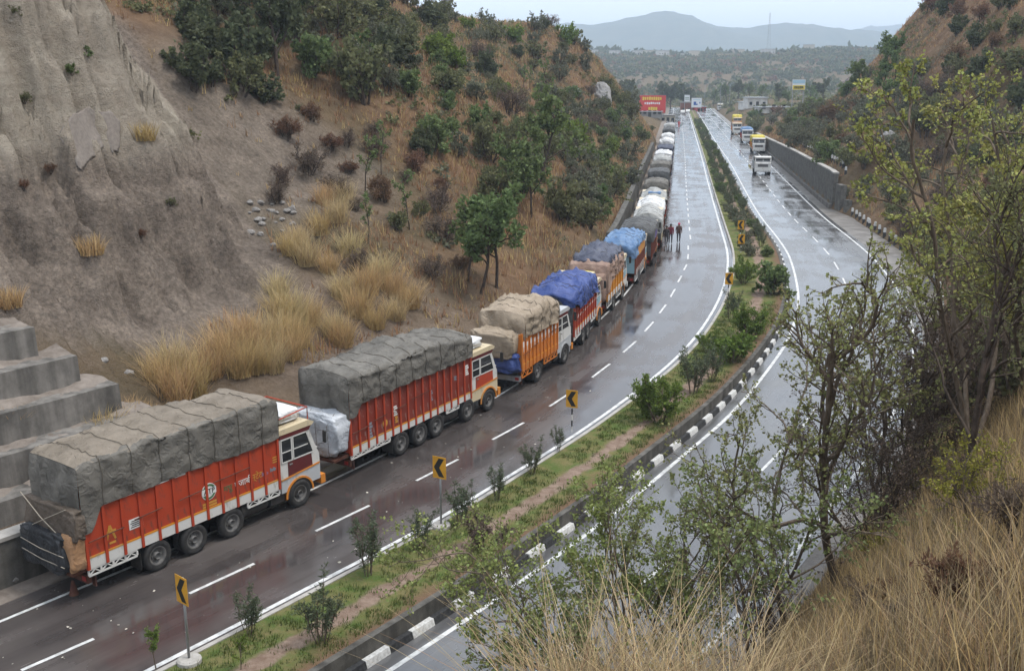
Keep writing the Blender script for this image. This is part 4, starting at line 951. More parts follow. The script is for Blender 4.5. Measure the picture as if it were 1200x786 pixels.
t5 = truck('amber sided truck with brown sacking and a slate blue sheet on top', P(719, 363), P(729.3, 351), dict(axles=[0], body=(-2.2, 2.7), cab=(2.85, 4.6), side_top=2.5, panels=6, band=1.4, body_m='amber_paint', cab_m='white_paint', door_m='sky_paint', cab_top=2.8, lat=(.6, 1.05), tail_m='tarp_pink_brown',
    tarps=[dict(m='tarp_pink_brown', hem=2.4, top=3.5, hw=1.34, amp=1.6, rear_hem=1.6), dict(m='tarp_slate', hem=3.2, top=3.8, hw=1.2, x0=-1.6, amp=2.2, name='top_sheet', crown=.2)]), 41)
bale(t5, 'brown_sack_load', -3.1, -2.0, -1.15, 1.15, 1.1, 2.9, 'tarp_pink_brown', 42, .14)
def line_truck(label, Y, offs, spec, seed, length=None):
    c = off(RE, -offs); i = int(np.argmin(np.abs(c[:, 1] - Y))); j = i + int(spec.get('wb', 4)); 
    return truck(label, c[i], c[j], spec, seed)
BS = dict(axles=[0], body=(-2.1, 2.75), cab=(2.9, 4.7), side_top=2.3, panels=7, band=1.4, cab_top=2.75, wb=4)
def sp(**k): d = dict(BS); d.update(k); return d
line_truck('truck with pale blue tarpaulin and amber panel over a dark red side', 74.0, 6.15, sp(body_m='rust_paint', cab_m='white_paint', door_m='sky_paint', tail_m='sky_paint', lat=(.55, 1.05), tarps=[dict(m='tarp_light_blue', hem=3.0, top=3.4, amp=1.8, rear_hem=2.3, crown=.2), dict(m='amber_paint', hem=2.25, top=3.2, hw=1.29, x0=-1.9, x1=2.7, amp=.2, name='amber_side_cover', ropes=False, rnd=.1)]), 51)
line_truck('rust coloured truck with flat dark canvas and a purple side sheet', 80.6, 5.85, sp(body_m='rust_paint', low_m='rust_paint', cab_m='cream_paint', tail_m='tarp_dark', tarps=[dict(m='tarp_dark', hem=2.9, top=3.25, hw=1.4, rear_hem=2.3, crown=.28, amp=.8), dict(m='purple_paint', hem=2.15, top=3.1, hw=1.31, x0=-1.9, x1=2.7, amp=.3, name='purple_side_sheet', ropes=False, rnd=.1)]), 53)
line_truck('cream sided truck with grey peaked canvas, next to the purple sheeted one', 88.0, 5.6, sp(body_m='cream_paint', low_m='rust_paint', cab_m='white_paint', tail_m='tarp_dark', tarps=[dict(m='tarp_pale', hem=2.3, top=3.0, rear_hem=1.7, crown=.45, amp=.7)]), 55)
line_truck('truck under a bright white peaked tarpaulin', 95.2, 5.5, sp(body_m='rust_paint', cab_m='white_paint', tail_m='tarp_dark', tarps=[dict(m='tarp_white', hem=2.3, top=3.0, rear_hem=2.3, crown=.4, amp=.7)]), 57)
t10 = line_truck('truck with pale grey canvas patched with blue plastic', 102.4, 5.4, sp(body_m='red_paint', cab_m='white_paint', tail_m='tarp_pale', tarps=[dict(m='tarp_pale', hem=2.3, top=3.0, rear_hem=2.4, crown=.4, amp=.9)]), 59)
bale(t10, 'blue_patch_sheet', -2.15, -1.3, -.7, .5, 3.0, 3.42, 'tarp_light_blue', 60, .1)
line_truck('tall dark grey canvas covered truck, behind the pair of boxy ones', 112, 5.35, sp(body_m='rust_paint', cab_m='white_paint', tail_m='tarp_dark', tarps=[dict(m='tarp_grey', hem=1.9, top=3.3, rear_hem=1.5, crown=.2, amp=.7)]), 61)
line_truck('boxy truck wrapped in near black canvas', 125, 5.3, sp(body_m='maroon_paint', cab_m='white_paint', tail_m='tarp_black', tarps=[dict(m='tarp_dark', hem=1.7, top=3.4, rear_hem=1.4, crown=.1, amp=.5)]), 63)
line_truck('boxy truck wrapped in olive grey canvas', 136, 5.3, sp(body_m='orange_paint', cab_m='white_paint', tail_m='tarp_grey', tarps=[dict(m='tarp_grey', hem=1.8, top=3.4, rear_hem=1.5, crown=.1, amp=.5)]), 65)
line_truck('light grey covered truck just behind the low white roofed one', 147, 5.25, sp(body_m='maroon_paint', cab_m='white_paint', tail_m='tarp_dark', tarps=[dict(m='tarp_pale', hem=2.2, top=3.2, rear_hem=2.4, crown=.2)]), 67)
line_truck('truck with a clean white flat cover and dark tail', 158, 5.25, sp(body_m='maroon_paint', cab_m='white_paint', tail_m='tarp_black', tarps=[dict(m='tarp_white', hem=2.7, top=3.2, rear_hem=2.7, crown=.2)]), 69)
line_truck('dark blue backed truck with grey roof sheet', 172, 5.2, sp(body_m='blue_paint', cab_m='white_paint', tail_m='blue_paint', tarps=[dict(m='tarp_slate', hem=2.4, top=3.2, rear_hem=2.5, crown=.1)]), 71)
line_truck('truck with an off white rounded cover', 187, 5.2, sp(body_m='silver_paint', cab_m='white_paint', tail_m='silver_paint', tarps=[dict(m='tarp_white', hem=2.2, top=3.3, rear_hem=2.3, crown=.3)]), 73)
line_truck('yellow sided truck with white cover', 206, 5.2, sp(body_m='yellow_paint', cab_m='yellow_paint', tail_m='tarp_dark', tarps=[dict(m='tarp_white', hem=2.4, top=3.2, rear_hem=2.2, crown=.3)]), 75)
line_truck('green grey covered truck, second of the queue head', 226, 5.2, sp(body_m='rust_paint', cab_m='white_paint', tail_m='tarp_dark', tarps=[dict(m='tarp_dark', hem=2.2, top=3.3, rear_hem=2.0, crown=.2)]), 77)
line_truck('pale covered truck at the head of the queue', 250, 5.2, sp(body_m='red_paint', cab_m='white_paint', tail_m='tarp_dark', tarps=[dict(m='tarp_pale', hem=2.2, top=3.3, rear_hem=2.0, crown=.2)]), 79)
# --- oncoming side
def on_truck(label, px, py, spec, seed):
    p = P(px, py, zR); i = int(nearest(RL, p[None, :2])[0][0]); t = -tang(RL)[i]; right = np.array([t[1], -t[0]])
    f_ = p[:2] + right * 1.2                                # front axle, right-hand side as the truck faces us
    s_ = dict(spec); s_['zf'] = zR; s_['group'] = 'trucks coming along the grey carriageway'
    return truck(label, f_ - t * s_.get('wb', 4), f_, s_, seed)
on_truck('small white open truck driving on the wet grey carriageway', 893, 205, sp(body_m='silver_paint', cab_m='white_paint', cab_low='white_paint', cab_trim='silver_paint', visor='white_paint', side_top=2.0, wb=3, body=(-1.6, 1.6), cab=(1.75, 3.75), cab_top=2.55), 81)
t = on_truck('oncoming truck with red bumper and yellow load, behind the white open truck', 888.5, 180, sp(body_m='amber_paint', cab_m='white_paint', cab_low='red_paint', visor='white_paint', tarps=[dict(m='tarp_yellow', hem=2.2, top=3.3)]), 83)
on_truck('oncoming white cabbed truck under a blue tarpaulin', 875.5, 168, sp(body_m='red_paint', cab_m='white_paint', cab_low='silver_paint', visor='silver_paint', tarps=[dict(m='tarp_light_blue', hem=2.2, top=3.4, rnd=.6)]), 85)
on_truck('oncoming truck with orange load, before the yellow topped one', 863.5, 158, sp(body_m='orange_paint', cab_m='white_paint', cab_low='silver_paint', tarps=[dict(m='tarp_pink_brown', hem=2.2, top=3.0)]), 87)
on_truck('oncoming truck with a bright yellow top', 864, 150, sp(body_m='yellow_paint', cab_m='amber_paint', tarps=[dict(m='tarp_yellow', hem=2.2, top=3.6)]), 89)
on_truck('far small white truck coming over the rise', 844, 130.5, sp(body_m='silver_paint', cab_m='white_paint', tarps=[dict(m='tarp_pale', hem=2.2, top=3.2)]), 91)

# ------------------------------------------------------------------ plants
def leaf_mat(name, c, rand=.35, hue=.02, rough=.7, tr=.4):
    m = mat(name, c, rough, .25, rand=rand, rand_h=hue); nt = m.node_tree; b = nt.nodes['Principled BSDF']; o = [n for n in nt.nodes if n.type == 'OUTPUT_MATERIAL'][0]
    t = nt.nodes.new('ShaderNodeBsdfTranslucent'); x = nt.nodes.new('ShaderNodeMixShader'); x.inputs[0].default_value = tr; src = b.inputs['Base Color'].links[0].from_socket
    nt.links.new(src, t.inputs[0]); nt.links.new(b.outputs[0], x.inputs[1]); nt.links.new(t.outputs[0], x.inputs[2]); nt.links.new(x.outputs[0], o.inputs[0]); return m
leaf_mat('leaf_olive', (.16, .165, .075)); leaf_mat('leaf_grey_green', (.165, .17, .11)); leaf_mat('leaf_dark', (.10, .115, .058)); leaf_mat('leaf_green', (.15, .20, .075)); leaf_mat('leaf_bright', (.145, .20, .040)); leaf_mat('leaf_yellow', (.27, .24, .05), .35, .03)
leaf_mat('leaf_oleander', (.12, .145, .085)); leaf_mat('twig_brown', (.15, .11, .085), .3); leaf_mat('twig_red', (.20, .115, .07), .3); leaf_mat('leaf_front', (.245, .265, .10), .5, .045, .5); leaf_mat('leaf_front_yellow', (.31, .30, .09), .5, .04, .5)
leaf_mat('leaf_light', (.24, .30, .095), .45, .03, .5); leaf_mat('dry_grass', (.48, .34, .165), .35, .02); leaf_mat('dry_red_grass', (.31, .185, .10), .4, .02); leaf_mat('green_grass', (.09, .12, .03), .4, .03); leaf_mat('straw', (.50, .39, .215), .35, .02); leaf_mat('dead_grass', (.27, .20, .125), .45, .03)
mat('bark', (.10, .075, .055), .9, .1, col2=(.19, .15, .115), nscale=9, stretch=(1, 1, .25), bump=.5, bscale=25); mat('bark_dark', (.05, .038, .03), .9, .1, col2=(.10, .075, .06), nscale=9)
def unit(v): return v / (np.linalg.norm(v, axis=-1, keepdims=True) + 1e-9)
def leaf_quads(Pn, D, ln, wd, rng):
    n = len(Pn); D = unit(D); u = unit(rng.normal(size=(n, 3))); s = unit(np.cross(D, u)); ln = np.asarray(ln).reshape(-1, 1); wd = np.asarray(wd).reshape(-1, 1)
    nn = np.cross(D, s) * ln * .12
    return np.stack([Pn, Pn + D * ln * .45 + s * wd + nn, Pn + D * ln, Pn + D * ln * .45 - s * wd + nn], 1)
def tubes(branches):
    V = []; F = []; b0 = 0
    for pts, rad, k in branches:
        d = unit(np.gradient(pts, axis=0)); up = np.where(np.abs(d[:, 2:3]) < .9, np.array([[0, 0, 1.]]), np.array([[1., 0, 0]])); a = unit(np.cross(d, up)); b = np.cross(a, d)
        t = np.arange(k) * 2 * math.pi / k
        rg = pts[:, None, :] + (a[:, None, :] * np.cos(t)[None, :, None] + b[:, None, :] * np.sin(t)[None, :, None]) * rad[:, None, None]
        n = len(pts); V.append(rg.reshape(-1, 3)); I = np.arange(n * k).reshape(n, k) + b0; J = np.roll(I, -1, 1)
        F.append(np.stack([I[:-1], J[:-1], J[1:], I[1:]], -1).reshape(-1, 4)); b0 += n * k
    return np.vstack(V), np.vstack(F)
def grow(seed, H, r0, kids=(7, 6, 5), spread=.8, stems=1, start=.3, leaf=.09, per=9, aspect=.4, wob=.16, droop=0., lean=(0, 0), lratio=.5, bare=0., up=.05, tilt=.35):
    """a branching skeleton: returns wood mesh and leaf quads"""
    rng = np.random.default_rng(seed); wood = []; LP = []; LD = []
    lv = len(kids)
    def branch(p, d, L, r, l):
        n = max(4, int(L / (.28 + .1 * (l == 0)))); pts = [p]; dd = d
        for i in range(n):
            dd = unit(dd + rng.normal(0, wob * (1 if l else .45), 3) + np.array([0, 0, up if l else .03])); p = p + dd * L / n; pts.append(p)
        pts = np.array(pts); rad = np.linspace(r, max(r * (.35 if l else .45), .004), n + 1); wood.append((pts, rad, 6 if l == 0 else (5 if l == 1 else 3)))
        if l < lv:
            m = kids[l]
            for q in range(m):
                t = (start if l == 0 else .25) + (1 - (start if l == 0 else .25)) * (q + rng.random()) / m; i = min(n - 1, int(t * n)); base = pts[i] + (pts[i + 1] - pts[i]) * (t * n - i)
                ax = unit(pts[i + 1] - pts[i]); pr = unit(np.cross(ax, rng.normal(size=3))); an = spread * (.7 + .6 * rng.random())
                branch(base, unit(ax * math.cos(an) + pr * math.sin(an)), L * lratio * (.7 + .6 * rng.random()) * (1.15 - .5 * t), r * (.55 - .1 * t), l + 1)
        if l >= lv - 1 and rng.random() >= bare:
            m = per if l == lv else per // 2; t = .15 + .85 * rng.random(m); i = np.minimum((t * n).astype(int), n - 1)
            LP.append(pts[i] + (pts[i + 1] - pts[i]) * ((t * n - i)[:, None]) + rng.normal(0, leaf * .35, (m, 3))); LD.append(unit(pts[i + 1] - pts[i]) * .5 + rng.normal(0, .7, (m, 3)) - np.array([0, 0, droop]))
    for s in range(stems):
        a = 2 * math.pi * (s + rng.random()) / stems; tl = (.08 if stems == 1 else tilt) * (.5 + rng.random())
        d = unit(np.array([math.cos(a) * tl + lean[0], math.sin(a) * tl + lean[1], 1.])); k = 1 if stems == 1 else .75 + .3 * rng.random()
        branch(np.array([.07 * math.cos(a), .07 * math.sin(a), -.25]) * (stems > 1) + np.array([0, 0, -.25]) * (stems == 1), d, H * k, r0, 0)
    V, F = tubes(wood)
    if LP:
        LP = np.vstack(LP); LD = np.vstack(LD); ln = leaf * (.7 + .6 * rng.random(len(LP))); Q = leaf_quads(LP, LD, ln, ln * aspect, rng)
    else: Q = None
    return soup(V, F), Q
def plant(name, parts, wm, lm, seed, **k):
    """prototype (kept out of the scene): wood mesh and leaf mesh"""
    w, Q = grow(seed, **k); w.materials.append(MATS[wm]); lme = None
    if Q is not None: lme = quads(Q); lme.materials.append(MATS[lm])
    return (w, lme, parts)
def put(proto, name, loc, s, rz, label, cat, group=None, sz=1.):
    w, l, parts = proto; o = empty(name, loc, rz); o.scale = (s, s, s * sz); tag(o, label, cat, group)
    link(bpy.data.objects.new(parts[0], w), o)
    if l is not None: link(bpy.data.objects.new(parts[1], l), o)
    return o
SH = ('stem', 'foliage'); TR_ = ('trunk', 'crown')
def shrub_protos(lm, wm, seeds, leaf, per, aspect=.5, stems=6, kids=(5, 4), **k): return [plant('p', SH, wm, lm, s, H=1.25, r0=.035, kids=kids, spread=.85, stems=stems, start=.25, leaf=leaf, per=per, aspect=aspect, lratio=.55, wob=.2, **k) for s in seeds]
PR = dict(
    olive=shrub_protos('leaf_olive', 'bark_dark', (101, 102, 103), .095, 14), grey=shrub_protos('leaf_grey_green', 'bark_dark', (104, 105, 106), .085, 13), dark=shrub_protos('leaf_dark', 'bark_dark', (107, 108, 109), .12, 15),
    green=shrub_protos('leaf_green', 'bark_dark', (110, 111, 112), .12, 14), bright=shrub_protos('leaf_bright', 'bark', (113, 114), .13, 12), bare=shrub_protos('twig_brown', 'bark_dark', (115, 116, 117), .16, 9, .10), redbare=shrub_protos('twig_red', 'bark_dark', (118, 119), .15, 11, .14),
    yellow=shrub_protos('leaf_yellow', 'bark', (120,), .10, 10),
    oleander=[plant('p', SH, 'bark', 'leaf_oleander', s, H=1.7, r0=.018, kids=(5, 3), spread=.3, stems=7, start=.3, leaf=.13, per=9, aspect=.13, lratio=.3, wob=.12, tilt=.2) for s in (130, 131, 132)],
    feather=[plant('p', SH, 'bark', 'leaf_bright', s, H=1.5, r0=.03, kids=(7, 6), spread=.6, stems=5, start=.2, leaf=.10, per=22, aspect=.25, lratio=.5, wob=.15, droop=.2) for s in (140, 141)],
    deadbush=[plant('p', SH, 'bark_dark', 'twig_brown', 150, H=1.2, r0=.03, kids=(5, 4), spread=.5, stems=5, start=.3, leaf=.10, per=8, aspect=.35, lratio=.45)],
    tree=[plant('p', TR_, 'bark_dark', 'leaf_green', s, H=4.4, r0=.10, kids=(9, 6, 4), spread=.7, start=.35, leaf=.22, per=9, aspect=.4, lratio=.46) for s in (160, 161, 162)],
    darktree=[plant('p', TR_, 'bark_dark', 'leaf_dark', s, H=4.4, r0=.13, kids=(9, 6, 5), spread=.85, start=.3, leaf=.24, per=11, aspect=.45, lratio=.5) for s in (163, 164)],
    thin=[plant('p', TR_, 'bark_dark', 'leaf_green', s, H=4.4, r0=.06, kids=(6, 4), spread=.5, start=.45, leaf=.20, per=10, aspect=.35, lratio=.3) for s in (165, 166)],
    acacia=[plant('p', TR_, 'bark_dark', 'leaf_olive', s, H=3.4, r0=.11, kids=(8, 6, 5), spread=1.05, start=.4, leaf=.15, per=5, aspect=.35, lratio=.55, wob=.22) for s in (167, 168)],
    pale=[plant('p', TR_, 'bark', 'leaf_bright', 169, H=3.0, r0=.05, kids=(8, 5), spread=.6, start=.35, leaf=.14, per=14, aspect=.4, lratio=.4)],
)
LBL = {
    'olive': ('olive green thorn shrub', 'shrub'), 'grey': ('grey green feathery shrub', 'shrub'), 'dark': ('dense dark green shrub', 'shrub'), 'green': ('leafy mid green shrub', 'shrub'), 'bright': ('bright yellow green shrub', 'shrub'), 'bare': ('leafless brown twiggy shrub', 'shrub'), 'redbare': ('reddish brown dry shrub', 'shrub'), 'yellow': ('yellow leaved shrub', 'shrub'),
    'tree': ('small green tree with a dark trunk', 'tree'), 'darktree': ('broad dark green tree', 'tree'), 'thin': ('thin green sapling', 'tree'), 'acacia': ('flat topped sparse thorn tree', 'tree'), 'oleander': ('oleander shrub', 'shrub'), 'pale': ('pale green young tree', 'tree')}
NAME = dict(olive='thorn_bush', grey='feathery_bush', dark='leafy_shrub', green='leafy_shrub', bright='leafy_shrub', bare='dry_bush', redbare='dry_bush', yellow='leafy_shrub', tree='tree', darktree='tree', thin='sapling', acacia='thorn_tree', pale='tree')
PLACED = []
rng = np.random.default_rng(7)
def scatter(where, box, n, kinds, size, minsep=.55):
    x0, x1, y0, y1 = box; tries = 0; c = 0
    ks = [k for k, w_ in kinds]; ws = np.array([w_ for k, w_ in kinds], float); ws /= ws.sum()
    B = np.c_[rng.uniform(x0, x1, n * 3), rng.uniform(y0, y1, n * 3)]
    for px, py in B:
        if c >= n: break
        q = hit(px, py)
        if q[1] > 330: continue
        z, dl, dr, di = terrain([q[0]], [q[1]])
        if not (dl[0] > 1.2 or dr[0] > 1.0) or (dl[0] > 0 and di[0] > -1.0): continue
        s = size * 1.3 * (.6 + .8 * rng.random() ** 1.4)
        if any((q[0] - a) ** 2 + (q[1] - b) ** 2 < (minsep * (s + r_)) ** 2 for a, b, r_ in PLACED): continue
        PLACED.append((q[0], q[1], s)); k = ks[int(rng.choice(len(ks), p=ws))]; pr = PR[k]; lb, ct = LBL[k]
        sc = s / (1.45 if ct == 'shrub' else 4.2) * (1 if ct == 'shrub' else 1.6)
        put(pr[int(rng.integers(len(pr)))], NAME[k], (q[0], q[1], z[0] - .05 * s), sc, rng.uniform(0, 6.28), lb + ' ' + where, ct, lb + 's ' + where, .85 + .4 * rng.random()); c += 1
LH = 'on the brown hillside above the truck queue'; LW = 'above the dark stone roadside wall'; RW = 'behind the tall retaining wall'; RH = 'on the red brown hill above the retaining wall'; RB = 'on the slope above the broken shoulder'
scatter('at the top of the gully beside the clay cliff', (205, 300, -10, 115), 26, [('olive', 3), ('dark', 2), ('grey', 2)], 2.3, .36)
scatter('in the dark thicket on the upper hillside', (290, 480, -25, 125), 84, [('dark', 3), ('olive', 4), ('green', 2.5), ('grey', 3), ('darktree', .5)], 2.5, .34)
scatter(LH, (325, 450, 120, 240), 12, [('bare', 4), ('redbare', 2), ('olive', 1)], 1.5)
scatter(LH, (440, 530, 70, 190), 18, [('green', 3), ('dark', 2), ('olive', 2)], 2.0)
scatter(LH, (430, 700, 12, 95), 40, [('olive', 3), ('dark', 1.5), ('grey', 3), ('bright', 1), ('bare', 1)], 2.0)
scatter(LH, (510, 710, 90, 190), 52, [('olive', 3), ('grey', 3), ('green', 1.5), ('bare', 2), ('bright', .5), ('thin', .5)], 2.0)
scatter(LH, (400, 560, 190, 330), 16, [('bare', 3), ('redbare', 2), ('olive', 1), ('thin', 1)], 1.4)
scatter(LH, (550, 640, 160, 260), 12, [('tree', 2), ('green', 2), ('olive', 2)], 2.2)
scatter(LW, (625, 775, 135, 275), 75, [('grey', 4), ('olive', 4), ('green', 2.5), ('bare', 1), ('bright', .4)], 2.1, .45)
scatter(LW, (700, 742, 115, 170), 16, [('grey', 3), ('olive', 3), ('green', 1)], 2.4, .45)
scatter(RH, (985, 1085, 70, 150), 12, [('tree', 2), ('green', 2), ('grey', 2)], 2.6)
scatter(RW, (880, 1060, 125, 205), 60, [('grey', 4), ('olive', 4), ('green', 1.5), ('redbare', 1)], 2.3, .45)
scatter(RH, (1060, 1200, 5, 90), 16, [('olive', 2), ('dark', 2), ('redbare', 2), ('grey', 1)], 2.2)
scatter(RH, (1060, 1200, 80, 200), 60, [('bare', 3), ('dark', 2), ('olive', 3), ('grey', 2), ('bright', .5)], 2.5, .42)
scatter(RB, (960, 1200, 185, 340), 60, [('redbare', 3), ('bare', 3), ('olive', 3), ('grey', 3)], 1.9)
scatter(RB, (1040, 1200, 300, 470), 34, [('bare', 3), ('olive', 3), ('grey', 2), ('green', 1)], 1.8)
def at(kind, px, py, top, name, label, cat, sz=1., v=0, q=None, group=None):
    """a single plant at the terrain under a pixel, as tall as the photo shows it"""
    if q is None: q = hit(px, py)
    d = q[1] * math.cos(PITCH) - (q[2] - CAM_H) * math.sin(PITCH); h = (py - top) / FPX * d / math.cos(PITCH)
    pr = PR[kind][v % len(PR[kind])]; hh = max(v_.co.z for v_ in (pr[1] or pr[0]).vertices)
    return put(pr, name, (q[0], q[1], q[2] - .03), h / hh, rng.uniform(0, 6.28), label, cat, group, 1.0)
at('tree', 563, 345, 222, 'tree', 'slender green tree leaning over the stone roadside wall', 'tree', v=0)
at('tree', 582, 338, 215, 'tree', 'fuller green tree beside the slender one above the stone wall', 'tree', v=1)
at('tree', 548, 330, 232, 'tree', 'darker small tree at the edge of the group above the stone wall', 'tree', v=2)
at('tree', 596, 250, 160, 'tree', 'green tree uphill of the group above the stone wall', 'tree', v=1)
at('thin', 447, 205, 142, 'tree', 'thin sapling standing alone on the dry brown slope', 'tree', v=0); at('thin', 428, 230, 160, 'tree', 'spindly sapling downhill of the lone one on the dry slope', 'tree', v=1); at('thin', 480, 270, 200, 'tree', 'bare stemmed sapling on the brown slope above the tall grass', 'tree', v=0)
at('acacia', 487, 22, -4, 'tree', 'flat topped thorn tree on the hill crest against the sky', 'tree', v=0)
at('acacia', 1052, 35, 5, 'tree', 'sparse thorn tree at the crest edge of the red brown hill', 'tree', v=1); at('acacia', 1085, 18, -12, 'tree', 'leaning thorn tree on top of the red brown hill', 'tree', v=0)
at('tree', 1008, 120, 72, 'tree', 'rounded green tree at the foot of the red brown hill', 'tree', v=0); at('tree', 1034, 118, 70, 'tree', 'taller green tree beside the rounded one below the red brown hill', 'tree', v=1)

# median shrubs, nearest ones each from their own pixel
def med(px, py): return P(px, py, zmed)
for i, (kind, px, py, top, lb) in enumerate([
    ('pale', 183, 782, 722, 'small yellow green tree beside the sign post with a round base'), ('pale', 282, 784, 735, 'low green weed like shrub on the median near the round sign base'), ('oleander', 293, 742, 682, 'leaning grey oleander between sign and dense oleander'),
    ('oleander', 377, 752, 664, 'dense upright oleander beside the worn path'), ('oleander', 432, 673, 592, 'tall thin oleander with a dark base'), ('oleander', 494, 641, 590, 'open oleander next to the chevron sign'), ('oleander', 541, 612, 552, 'bushy oleander behind the chevron sign'), ('oleander', 583, 586, 538, 'loose oleander by the white edge line'),
    ('deadbush', 565, 640, 598, 'withered brown shrub on the path'), ('oleander', 623, 555, 508, 'slim oleander near the striped sign post'), ('oleander', 654, 528, 495, 'small oleander at the foot of the striped sign post'),
    ('feather', 772, 492, 430, 'feathery bright green bush on the median'), ('oleander', 812, 460, 392, 'large dark oleander at the bend'), ('oleander', 834, 447, 398, 'smaller oleander tucked behind the large dark one'), ('feather', 832, 412, 385, 'low feathery bush at the bend'), ('bright', 857, 424, 388, 'pale leaved bush with a dark stem at the bend'),
    ('oleander', 857, 377, 335, 'dark oleander below the bend sign'), ('feather', 880, 395, 352, 'soft green bush at the centre of the median bend'), ('feather', 872, 332, 300, 'bright bush beyond the bend sign'), ('green', 903, 345, 305, 'broad green bush at the median edge beyond the bend')]):
    at(kind, px, py, top, {'pale': 'young_tree', 'oleander': 'oleander', 'deadbush': 'dry_bush', 'feather': 'feathery_bush'}.get(kind, 'leafy_shrub'), lb, 'tree' if kind == 'pale' else 'shrub', v=i, q=med(px, py))
_mw = np.linalg.norm(medR - medL, axis=1)
for row, fr in (('nearer the dark carriageway', .30), ('nearer the grey carriageway', .72)):
    c = medL + (medR - medL) * fr; i = int(np.argmin(np.abs(c[:, 1] - 84)))
    while c[i, 1] < 345:
        k = ('oleander', 'green', 'oleander', 'grey')[int(rng.integers(4))]; p = c[i] + rng.normal(0, .15, 2); s = (.6 + .45 * rng.random())
        put(PR[k][int(rng.integers(3))], {'oleander': 'oleander', 'green': 'leafy_shrub', 'grey': 'feathery_bush'}[k], (p[0], p[1], float(zmed(p[1])) - .03), s, rng.uniform(0, 6.28), 'green shrub in the row along the median ' + row, 'shrub', 'median shrubs ' + row, .9)
        i += int(rng.integers(2, 5)) + (1 if c[i, 1] > 180 else 0)

# ------------------------------------------------------------------ grass
def blades(Pn, h, w_, lean, nseg, rng, curl=.5):
    """curved strips: (n,3) roots -> soup"""
    n = len(Pn); a = rng.uniform(0, 2 * math.pi, n); ld = np.stack([np.cos(a), np.sin(a), np.zeros(n)], 1); sd = np.stack([-np.sin(a), np.cos(a), np.zeros(n)], 1)
    t = np.linspace(0, 1, nseg + 1); V = np.empty((n, nseg + 1, 2, 3)); b = rng.uniform(0, 1.5, n); fx = np.stack([np.cos(b + a), np.sin(b + a), np.zeros(n)], 1)
    for i, q in enumerate(t):
        c = Pn + np.array([0, 0, 1.]) * (h * q * (1 - .35 * curl * q * lean))[:, None] + ld * (h * lean * (q * .55 + curl * q * q))[:, None]
        ww = w_ * (1 - q) ** .7 + .0006
        V[:, i, 0] = c - sd * ww[:, None]; V[:, i, 1] = c + sd * ww[:, None]
    V = V.reshape(-1, 3); I = np.arange(n)[:, None] * (nseg + 1) * 2 + np.arange(nseg)[None, :] * 2; I = I.ravel()
    return V, np.stack([I, I + 1, I + 3, I + 2], 1)
def clump_mesh(seed, nb, h, r, w_, m, lean=.45):
    g = np.random.default_rng(seed); a = g.uniform(0, 6.28, nb); q = r * np.sqrt(g.random(nb)); Pn = np.stack([q * np.cos(a), q * np.sin(a), np.full(nb, -.08)], 1)
    V, F = blades(Pn, h * (.55 + .6 * g.random(nb)), np.full(nb, w_), lean * g.random(nb) ** .7, 4, g); me = soup(V, F); me.materials.append(MATS[m]); return me
CLM = [clump_mesh(200 + k, 330, 1.5, .42, .010, 'straw' if k % 2 else 'dry_grass', .85) for k in range(4)] + [clump_mesh(210 + k, 260, .8, .4, .013, 'dry_grass', .8) for k in range(2)]
def clump(px, py, h, label, group, k=None):
    q = hit(px, py); k = int(rng.integers(4)) if k is None else k
    o = link(bpy.data.objects.new('grass_clump', CLM[k])); o.location = q; s = h / (1.45 if k < 4 else .8); o.scale = (s * 1.15, s * 1.15, s); o.rotation_euler = (0, 0, rng.uniform(0, 6.28)); tag(o, label, 'grass', group)
for px, py in [(185, 455), (205, 470), (225, 462), (205, 440), (262, 420), (280, 440), (300, 415), (285, 400), (318, 405), (335, 400), (340, 420), (345, 380), (330, 375), (325, 350), (300, 435), (245, 440), (365, 380), (390, 395), (420, 370), (400, 350), (440, 385), (465, 375), (480, 360), (430, 345), (385, 320), (360, 310), (350, 290), (375, 275), (395, 260), (410, 300), (445, 330), (380, 240), (405, 240), (460, 345), (340, 300), (318, 435), (350, 405), (400, 405)]:
    clump(px, py, 1.5 + .5 * rng.random(), 'tall clump of straw coloured dry grass below the clay cliff', 'tall dry grass clumps below the cliff')
for px, py in [(108, 300), (170, 165), (150, 490), (120, 505), (10, 360), (12, 500), (160, 500), (175, 495), (60, 545)]: clump(px, py, .7 + .3 * rng.random(), 'small tuft of dry grass growing on the cliff and concrete terraces', 'small dry tufts on cliff and terraces', 4 + int(rng.integers(2)))
for px, py in [(85, 95), (103, 80), (60, 205), (28, 225), (200, 245), (30, 130), (165, 280), (350, 130), (18, 20)]:
    q = hit(px, py); k = 'redbare' if px in (60, 28, 165) else ('olive', 'green')[px % 2]
    put(PR[k][0], 'shrub', q, .35, rng.uniform(0, 6), 'tiny shrub rooted in the clay cliff face', 'shrub', 'tiny shrubs on the cliff face')
def tufts(name, xy, h, w_, nb, m, label, lean=.6, seed=1):
    g = np.random.default_rng(seed); z, dl, dr, di = terrain(xy[:, 0], xy[:, 1]); n = len(xy); Pn = np.repeat(np.c_[xy, z - .03], nb, 0); Pn[:, :2] += g.normal(0, .09, (n * nb, 2)) * h[np.repeat(np.arange(n), nb)][:, None] * 2
    hh = np.repeat(h, nb) * (.5 + .7 * g.random(n * nb)); V, F = blades(Pn, hh, np.full(n * nb, w_), lean * g.random(n * nb), 2, g); me = soup(V, F); me.materials.append(MATS[m]); o = link(bpy.data.objects.new(name, me)); tag(o, label, kind='stuff'); return o
def pick(n, box, f, seed):
    g = np.random.default_rng(seed); xy = np.c_[g.uniform(box[0], box[1], n), g.uniform(box[2], box[3], n)]; z, dl, dr, di = terrain(xy[:, 0], xy[:, 1]); return xy[f(xy[:, 0], xy[:, 1], dl, dr, di) > g.random(n)]
